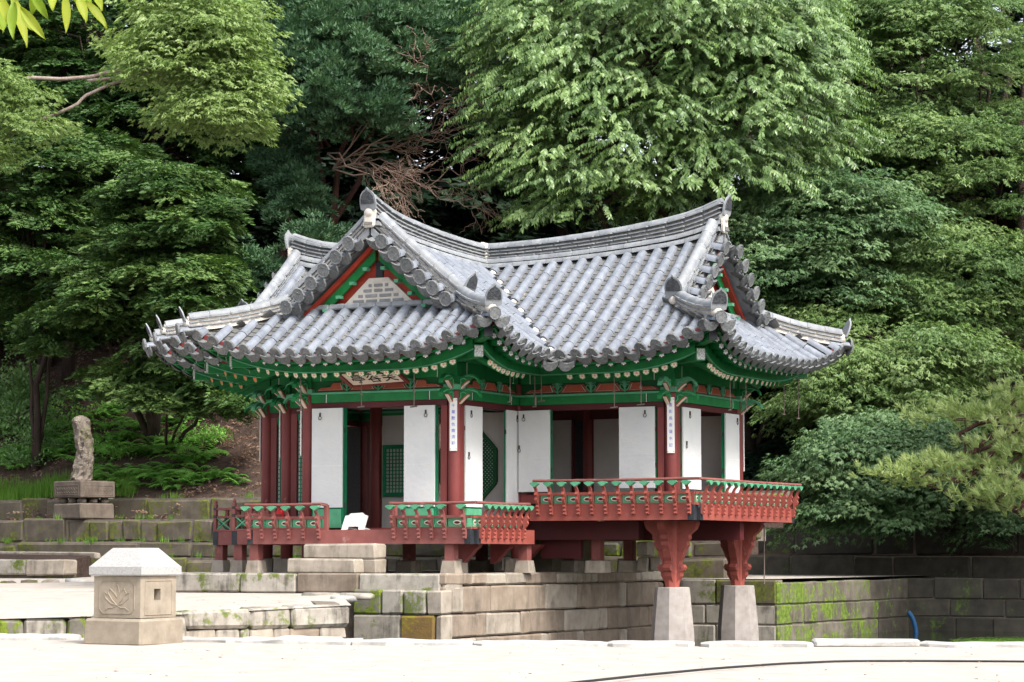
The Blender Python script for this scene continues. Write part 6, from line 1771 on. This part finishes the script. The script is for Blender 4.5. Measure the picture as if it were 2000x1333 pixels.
def br_(pp, r0, r1):
    pts = [at(px, py, D) for px, py, D in pp]; n = len(pts); mb.tube(resample(pts, .12), [r0 + (r1-r0)*i/len(resample(pts, .12)) for i in range(len(resample(pts, .12)))], 8)
br_([(-230, 420, 46.5), (-120, 250, 44.5), (0, 163, 44), (60, 152, 44), (120, 155, 44), (180, 150, 44), (215, 140, 44), (260, 139, 44)], .055, .03)
br_([(170, 158, 44), (230, 152, 44), (290, 142, 44), (340, 120, 44)], .03, .018)
br_([(105, 225, 43.8), (150, 205, 43.8), (165, 188, 43.9), (215, 165, 44), (280, 145, 44), (350, 120, 44.0)], .03, .03)
br_([(105, 225, 43.8), (60, 240, 43.7), (-40, 300, 43.8), (-160, 400, 45)], .03, .05)
br_([(260, 139, 44), (330, 100, 44), (400, 60, 44)], .03, .012); br_([(350, 120, 44), (400, 180, 43.8), (420, 230, 43.6)], .025, .01)
mb.tube([bm0, at(-225, 520, 46.8), at(-230, 420, 46.5), at(-240, 100, 46.8)], [.16, .14, .12, .06], 9)
mb.build('trunk', BARKP, T, True)
# ---- near leaves in the top left corner
bn0 = at(-260, 160, 9.0)
T = thing('overhanging_branch', 'big yellow green pointed leaves hanging into the top left corner close to the camera', 'branch', bn0)
def bigleaf(p, d, n, L, w):
    d = Vector(d).normalized(); s_ = d.cross(Vector(n)).normalized(); nn = s_.cross(d); mb = MB(); K = 7; vs = []
    for i in range(K+1):
        f = i/K; ww = w*math.sin(math.pi*min(1, f*.97+.03))**.8*(1-.25*f); c_ = p + d*L*f - nn*.18*L*f*f
        vs += [c_ - s_*ww/2 + nn*.012, c_, c_ + s_*ww/2 + nn*.012]
    mb.add(vs, [(3*i+j, 3*i+j+1, 3*i+4+j, 3*i+3+j) for i in range(K) for j in (0, 1)])
    me = mb.mesh('leaf', L_YEL, True); a_ = me.attributes.new('tint', 'FLOAT', 'FACE'); a_.data.foreach_set('value', [min(1, max(0, random.gauss(.45, .3)))]*len(me.polygons))
    return link(bpy.data.objects.new('leaf', me), T)
for (x0, y0, x1, y1) in ((-10, -20, 30, 62), (20, -10, 58, 85), (45, 20, 62, 60), (60, -15, 95, 38), (40, 15, 88, 76), (110, -25, 100, 18), (125, -10, 132, 62), (165, 5, 212, 52), (150, -15, 180, 10), (175, -25, 202, 20), (30, 5, 20, 70), (0, 20, 8, 58), (75, -20, 60, 30), (-30, 0, 5, 60), (150, -5, 170, 40), (95, -30, 105, 15), (-20, -30, -10, 40), (140, -40, 150, 10)):
    D = 9.0 + random.uniform(-.25, .25); p, q = at(x0, y0, D), at(x1, y1, D - random.uniform(-.05, .08)); bigleaf(p, q-p, -FH*.8 + RT*random.uniform(-.5, .5) + UPZ*.5, (q-p).length, .038 + random.random()*.012)
mb = MB()
for a_, b_ in (((-260, 160), (-40, -30)), ((-40, -30), (200, -40)), ((-40, -30), (60, -10))):
    mb.tube(limb_pts(at(*a_, 9.0), at(*b_, 9.0), 5, .0, .1), .006, 6)
tb = CAM + RT*-8.5 + FH*10.5; tb.z = 0; tt = tb + UPZ*5.2
mb.tube(limb_pts(at(-260, 160, 9), tb + UPZ*3.6, 8, .06, .06), [.007 + .05*i/8 for i in range(9)], 7)
mb.tube([tb - UPZ*.1, tb + UPZ*1.5, tb + UPZ*3.6, tt], [.17, .15, .12, .07], 9)
mb.build('twig', BARKP, T, True)
crown(T, 'cherry', [(tuple(tt), (2.2, 2.2, 1.5))], 60, 10, L_MAPLEB, (1.1, .9), .1, .3, (.9, 1.2), .5, .6, fill=.3)

# ---- the dark wood further up the hill: trunks and crowns that read as one mass
lobes_ = []
for i in range(46):
    px = -150 + i*52 + R_.uniform(-30, 30)
    for k in range(3):
        py = R_.uniform(-150, 640); D = R_.uniform(63, 72)
        lobes_.append(lobe(px, py, D, R_.uniform(70, 130), R_.uniform(90, 150), 1.6))
def keep(p):
    v = Vector(p) - CAM; z = v.dot(FW); px, py = CX + F_PX*v.dot(RT)/z, CY - F_PX*v.dot(UPC)/z
    for hx, hy, hr in ((412, 308, 20), (872, 290, 17), (970, 172, 13), (790, 262, 10), (735, 288, 10), (105, 75, 9), (185, 250, 8)):
        if abs(px-hx) < hr*1.5 and abs(py-hy) < hr: return False
    return p[2] > hillz(p[0], p[1]) + .3
wood = thing('far_wood', 'dense dark wood closing off the hill behind all the nearer trees', 'wood', at(1000, 600, 66)); wood['kind'] = 'stuff'

for k in range(22): lobes_.append(lobe(R_.uniform(520, 1010), R_.uniform(230, 500), R_.uniform(63.5, 67), 80, 70, 1.2))
for k in range(70): lobes_.append(lobe(R_.choice([R_.uniform(-1100, -100), R_.uniform(2100, 3100)]), R_.uniform(-100, 800), R_.uniform(60, 70), 120, 120, 1.6))
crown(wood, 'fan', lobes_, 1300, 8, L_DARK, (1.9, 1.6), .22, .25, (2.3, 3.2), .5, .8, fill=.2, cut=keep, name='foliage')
mb = MB()
for i in range(60):
    px = R_.uniform(-100, 2100); D = R_.uniform(60, 72)
    if 640 < px < 970: continue
    b_ = at(px, 700, D); b_.z = gz(b_)-.3
    mb.tube(limb_pts(b_, b_ + Vector((random.uniform(-1, 1), random.uniform(-1, 1), random.uniform(7, 10))), 6, 0, .1), [.17, .15, .14, .12, .1, .07, .03], 7)
mb.build('trunks', BARK, wood, True)
# the big tree standing just outside the right edge of the frame, whose crown overhangs the far end of the pond
b_ = CAM + RT*18 + FH*46.5; b_.z = .5
T = thing('tall_tree', 'tall broad tree just outside the right edge overhanging the far end of the pond', 'tree', b_, 0, 'tall trees closing the canopy above the hill')
c0 = CAM + RT*15.8 + FH*43 + UPZ*8.0
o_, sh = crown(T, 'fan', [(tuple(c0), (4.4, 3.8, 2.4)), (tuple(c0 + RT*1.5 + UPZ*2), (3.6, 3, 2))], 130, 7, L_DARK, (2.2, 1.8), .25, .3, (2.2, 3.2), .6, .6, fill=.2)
trunk(T, b_ - UPZ*.3, [(c0, 1.0)], .25, BARK, 'trunk', sh, 10)
# unseen tall trees added to close the canopy and shade the wood below
for lab, px, D, rr in (('unseen tall conifer added to shade the wood behind the left slope', 300, 68, 7), ('unseen tall conifer added to shade the wood behind the pavilion', 900, 68, 7), ('unseen tall conifer added to shade the wood behind the right slope', 1800, 69, 7)):
    b_ = at(px, 700, D); b_.z = gz(b_)
    T = thing('tall_tree', lab, 'tree', b_, 0, 'tall trees closing the canopy above the hill')
    c0 = b_ + UPZ*max(12.0, 17 - b_.z)
    lb = [(tuple(c0), (rr, rr*.8, 2.5)), (tuple(c0 + UPZ*2), (rr*.7, rr*.6, 2.2))]
    o_, sh = crown(T, 'fan', lb, 60, 6, L_DARK, (2.2, 1.8), .25, .3, (2.2, 3.2), .5, .6, fill=.2)
    trunk(T, b_ - UPZ*.3, [(c0, 1.0)], .3, BARK, 'trunk', sh, 10)

# ---- ferns, shrubs, grass and litter on the left slope
def plant(nm, label, cat, grp, kind, px, D, m_, n, sc, spread, tk=.5, tv=.5, lift=0.0, zf=None):
    p = at(px, 900, D); z = (zf or hillz)(p.x, p.y)
    P, X_, Z_, S_ = [], [], [], []
    for k in range(n):
        q = np.array([p.x, p.y, z]) + np.array([R_.normal(0, spread), R_.normal(0, spread*.6), abs(R_.normal(0, lift)) if lift else 0])
        if not lift: q[2] = (zf or hillz)(q[0], q[1]) - .02
        a = R_.uniform(0, 6.28); P.append(q); X_.append((math.cos(a), math.sin(a), 0)); Z_.append(unit(Z3 - np.array(FH)*.25 + rv(.12))); S_.append(R_.uniform(*sc))
    me = leaf_mesh('leaves', kind, P, X_, Z_, S_, m_, tk, tv); NLEAF[0] += len(me.polygons)
    o = bpy.data.objects.new(nm, me); v = np.array([x for x in P]); o0 = Vector((p.x, p.y, z))
    me.transform(Matrix.Translation(-o0)); link(o, None, Matrix.Translation(o0)); tag(o, label, cat, grp)
    return o
FL = 'feathery green fern clump on the brown slope behind the planter'
for px, py, s_ in ((190, 860, 1.1), (230, 880, 1.1), (270, 850, 1.0), (295, 890, 1.2), (330, 870, 1.0), (255, 830, .9), (245, 800, .9), (215, 815, .9), (360, 905, 1.1), (320, 925, 1.1), (400, 900, 1.0), (380, 935, 1.0), (290, 940, 1.0), (420, 930, .9), (345, 950, .8), (180, 905, 1.0), (120, 870, 1.1), (210, 930, 1.0), (245, 945, .9), (440, 945, .7), (300, 830, .7), (330, 835, .6), (375, 815, .6), (365, 795, .5), (110, 900, 1.0), (60, 880, 1.0), (95, 830, .9), (20, 905, 1.0)):
    plant('fern', FL, 'fern', 'ferns on the slope behind the planter', 'fern', px, hp(px, py), L_FERN, 4, (.9*s_, 1.4*s_), .26, R_.uniform(.3, .75), .4)
for px, py, lab, n, s_ in ((85, 890, 'bright leafy shrub just left of the stone planter', 22, .9), (20, 800, 'tall pale leaved shrub rising at the left edge below the yew', 30, 1.3), (20, 860, 'large round leaved shrub at the left edge of the slope', 26, 1.2), (60, 800, 'dark shrub below the bare trunk at the left', 18, 1.0), (45, 920, 'low leafy shrub just above the left end of the top terrace', 14, .9), (215, 900, 'blue green compound leaved bush right behind the standing rock', 10, .8), (370, 880, 'leafy bush right of the ferns on the slope', 12, .8), (140, 850, 'small bush left of the standing rock', 12, .9), (410, 870, 'sparse bush near the left eave on the slope', 8, .7)):
    plant('shrub', lab, 'shrub', None, 'bush', px, hp(px, py), L_BUSH if px < 100 else L_FERN, int(n*2), (.7*s_, 1.2*s_), .42*s_, .5, .6, .35*s_)
P, X_, Z_, S_ = [], [], [], []
for k in range(420):
    px = R_.choice([R_.uniform(-80, 92), R_.uniform(92, 150), R_.uniform(212, 262)], p=[.6, .2, .2]); y = 10.85 + abs(R_.normal(0, .32))
    D = (y - CAM.y)/(RT.y*(px-CX)/F_PX + FH.y); x = CAM.x + RT.x*(px-CX)/F_PX*D + FH.x*D
    P.append((x, y, hillz(x, y)-.02)); a = R_.uniform(0, 6.28); X_.append((math.cos(a), math.sin(a), 0)); Z_.append(unit(Z3 + rv(.1))); S_.append(R_.uniform(.6, 1.1))
me = leaf_mesh('grass', 'grass', P, X_, Z_, S_, L_GRASS, .5, .5); tag(link(bpy.data.objects.new('grass', me)), kind='stuff')
# tufts and small weeds in the terrace joints
P, X_, Z_, S_ = [], [], [], []
for k in range(150):
    y, z = [(9.15, 1.752), (10.4, 1.752), (8.1, 1.26), (9.2, 1.262), (10.7, 2.2), (7.9, .95)][R_.integers(0, 6)]; x = R_.uniform(-15, -3)
    P.append((x, y - .1, z)); a = R_.uniform(0, 6.28); X_.append((math.cos(a), math.sin(a), 0)); Z_.append(unit(Z3 + rv(.2))); S_.append(R_.uniform(.25, .6))
me = leaf_mesh('weeds', 'grass', P, X_, Z_, S_, L_GRASS, .5, .5); tag(link(bpy.data.objects.new('weeds', me)), kind='stuff')
# fallen leaves
LIT = leafmat('leaf_litter', [(.10, .055, .035), (.20, .12, .08), (.34, .25, .19)], .0, .8, .1)
P, X_, Z_, S_ = [], [], [], []
for k in range(3000):
    px = R_.uniform(-50, 560) if k < 2400 else R_.uniform(1400, 2050); D = R_.uniform(53, 66); p = at(px, 900, D)
    P.append((p.x, p.y, hillz(p.x, p.y)+.0)); a = R_.uniform(0, 6.28); X_.append((math.cos(a), math.sin(a), 0)); Z_.append(unit(Z3 - np.array(FH)*.4 + rv(.3))); S_.append(R_.uniform(.28, .6))
me = leaf_mesh('leaf_litter', 'maple', P, X_, Z_, S_, LIT, .5, .7); tag(link(bpy.data.objects.new('leaf_litter', me)), kind='stuff')
# a few fallen leaves and bits of grit on the sand
P, X_, Z_, S_ = [], [], [], []
for k in range(170):
    D = R_.uniform(17, 28.2) if k < 110 else R_.uniform(33, 40); px = R_.uniform(-50, 2050) if k < 110 else R_.uniform(-50, 560); p = at(px, 1200, D)
    z = .004 if k < 110 else zter(p.x, p.y) + .004
    P.append((p.x, p.y, z)); a = R_.uniform(0, 6.28); X_.append((math.cos(a), math.sin(a), 0)); Z_.append(unit(Z3 + rv(.1))); S_.append(R_.uniform(.25, .5))
TEMPL['speck'] = [np.array([tri(np.array([R_.normal(0, .06), R_.normal(0, .06), .004]), unit(np.array([R_.normal(), R_.normal(), .15])), unit(Z3 + rv(.2)), R_.uniform(.06, .11), .05) for _ in range(2)]) for __ in range(6)]
me = leaf_mesh('fallen_leaves', 'speck', P, X_, Z_, S_, LIT, .45, .7); tag(link(bpy.data.objects.new('fallen_leaves', me)), kind='stuff')
# little ferns in the far pond terraces and duckweed on the water
for px, D, y, z in ((1545, 53.3, 15.0, 1.0), (1835, 54.0, 16.2, 1.6)):
    plant('fern', 'small fern rooted in the shaded terrace wall behind the pond', 'fern', 'ferns in the shaded terrace wall', 'fern', px, D, L_FERN, 2, (.5, .8), .1, .5, .4, zf=lambda x, y_, z=z: z-.05)
P, X_, Z_, S_ = [], [], [], []
for k in range(420):
    px = R_.uniform(1880, 2150); D = R_.uniform(34, 44); p = at(px, 1250, D)
    P.append((p.x, p.y, WATERZ+.006)); a = R_.uniform(0, 6.28); X_.append((math.cos(a), math.sin(a), 0)); Z_.append((0, 0, 1)); S_.append(R_.uniform(.6, 1.0))
me = leaf_mesh('duckweed', 'maple', P, X_, Z_, S_, L_GRASS, .6, .4)
co = np.empty(len(me.vertices)*3, np.float32); me.vertices.foreach_get('co', co); co[2::3] = WATERZ + .004 + (co[2::3]-WATERZ)*.05; me.vertices.foreach_set('co', co)
tag(link(bpy.data.objects.new('duckweed', me)), kind='stuff')
print('leaves', NLEAF[0])
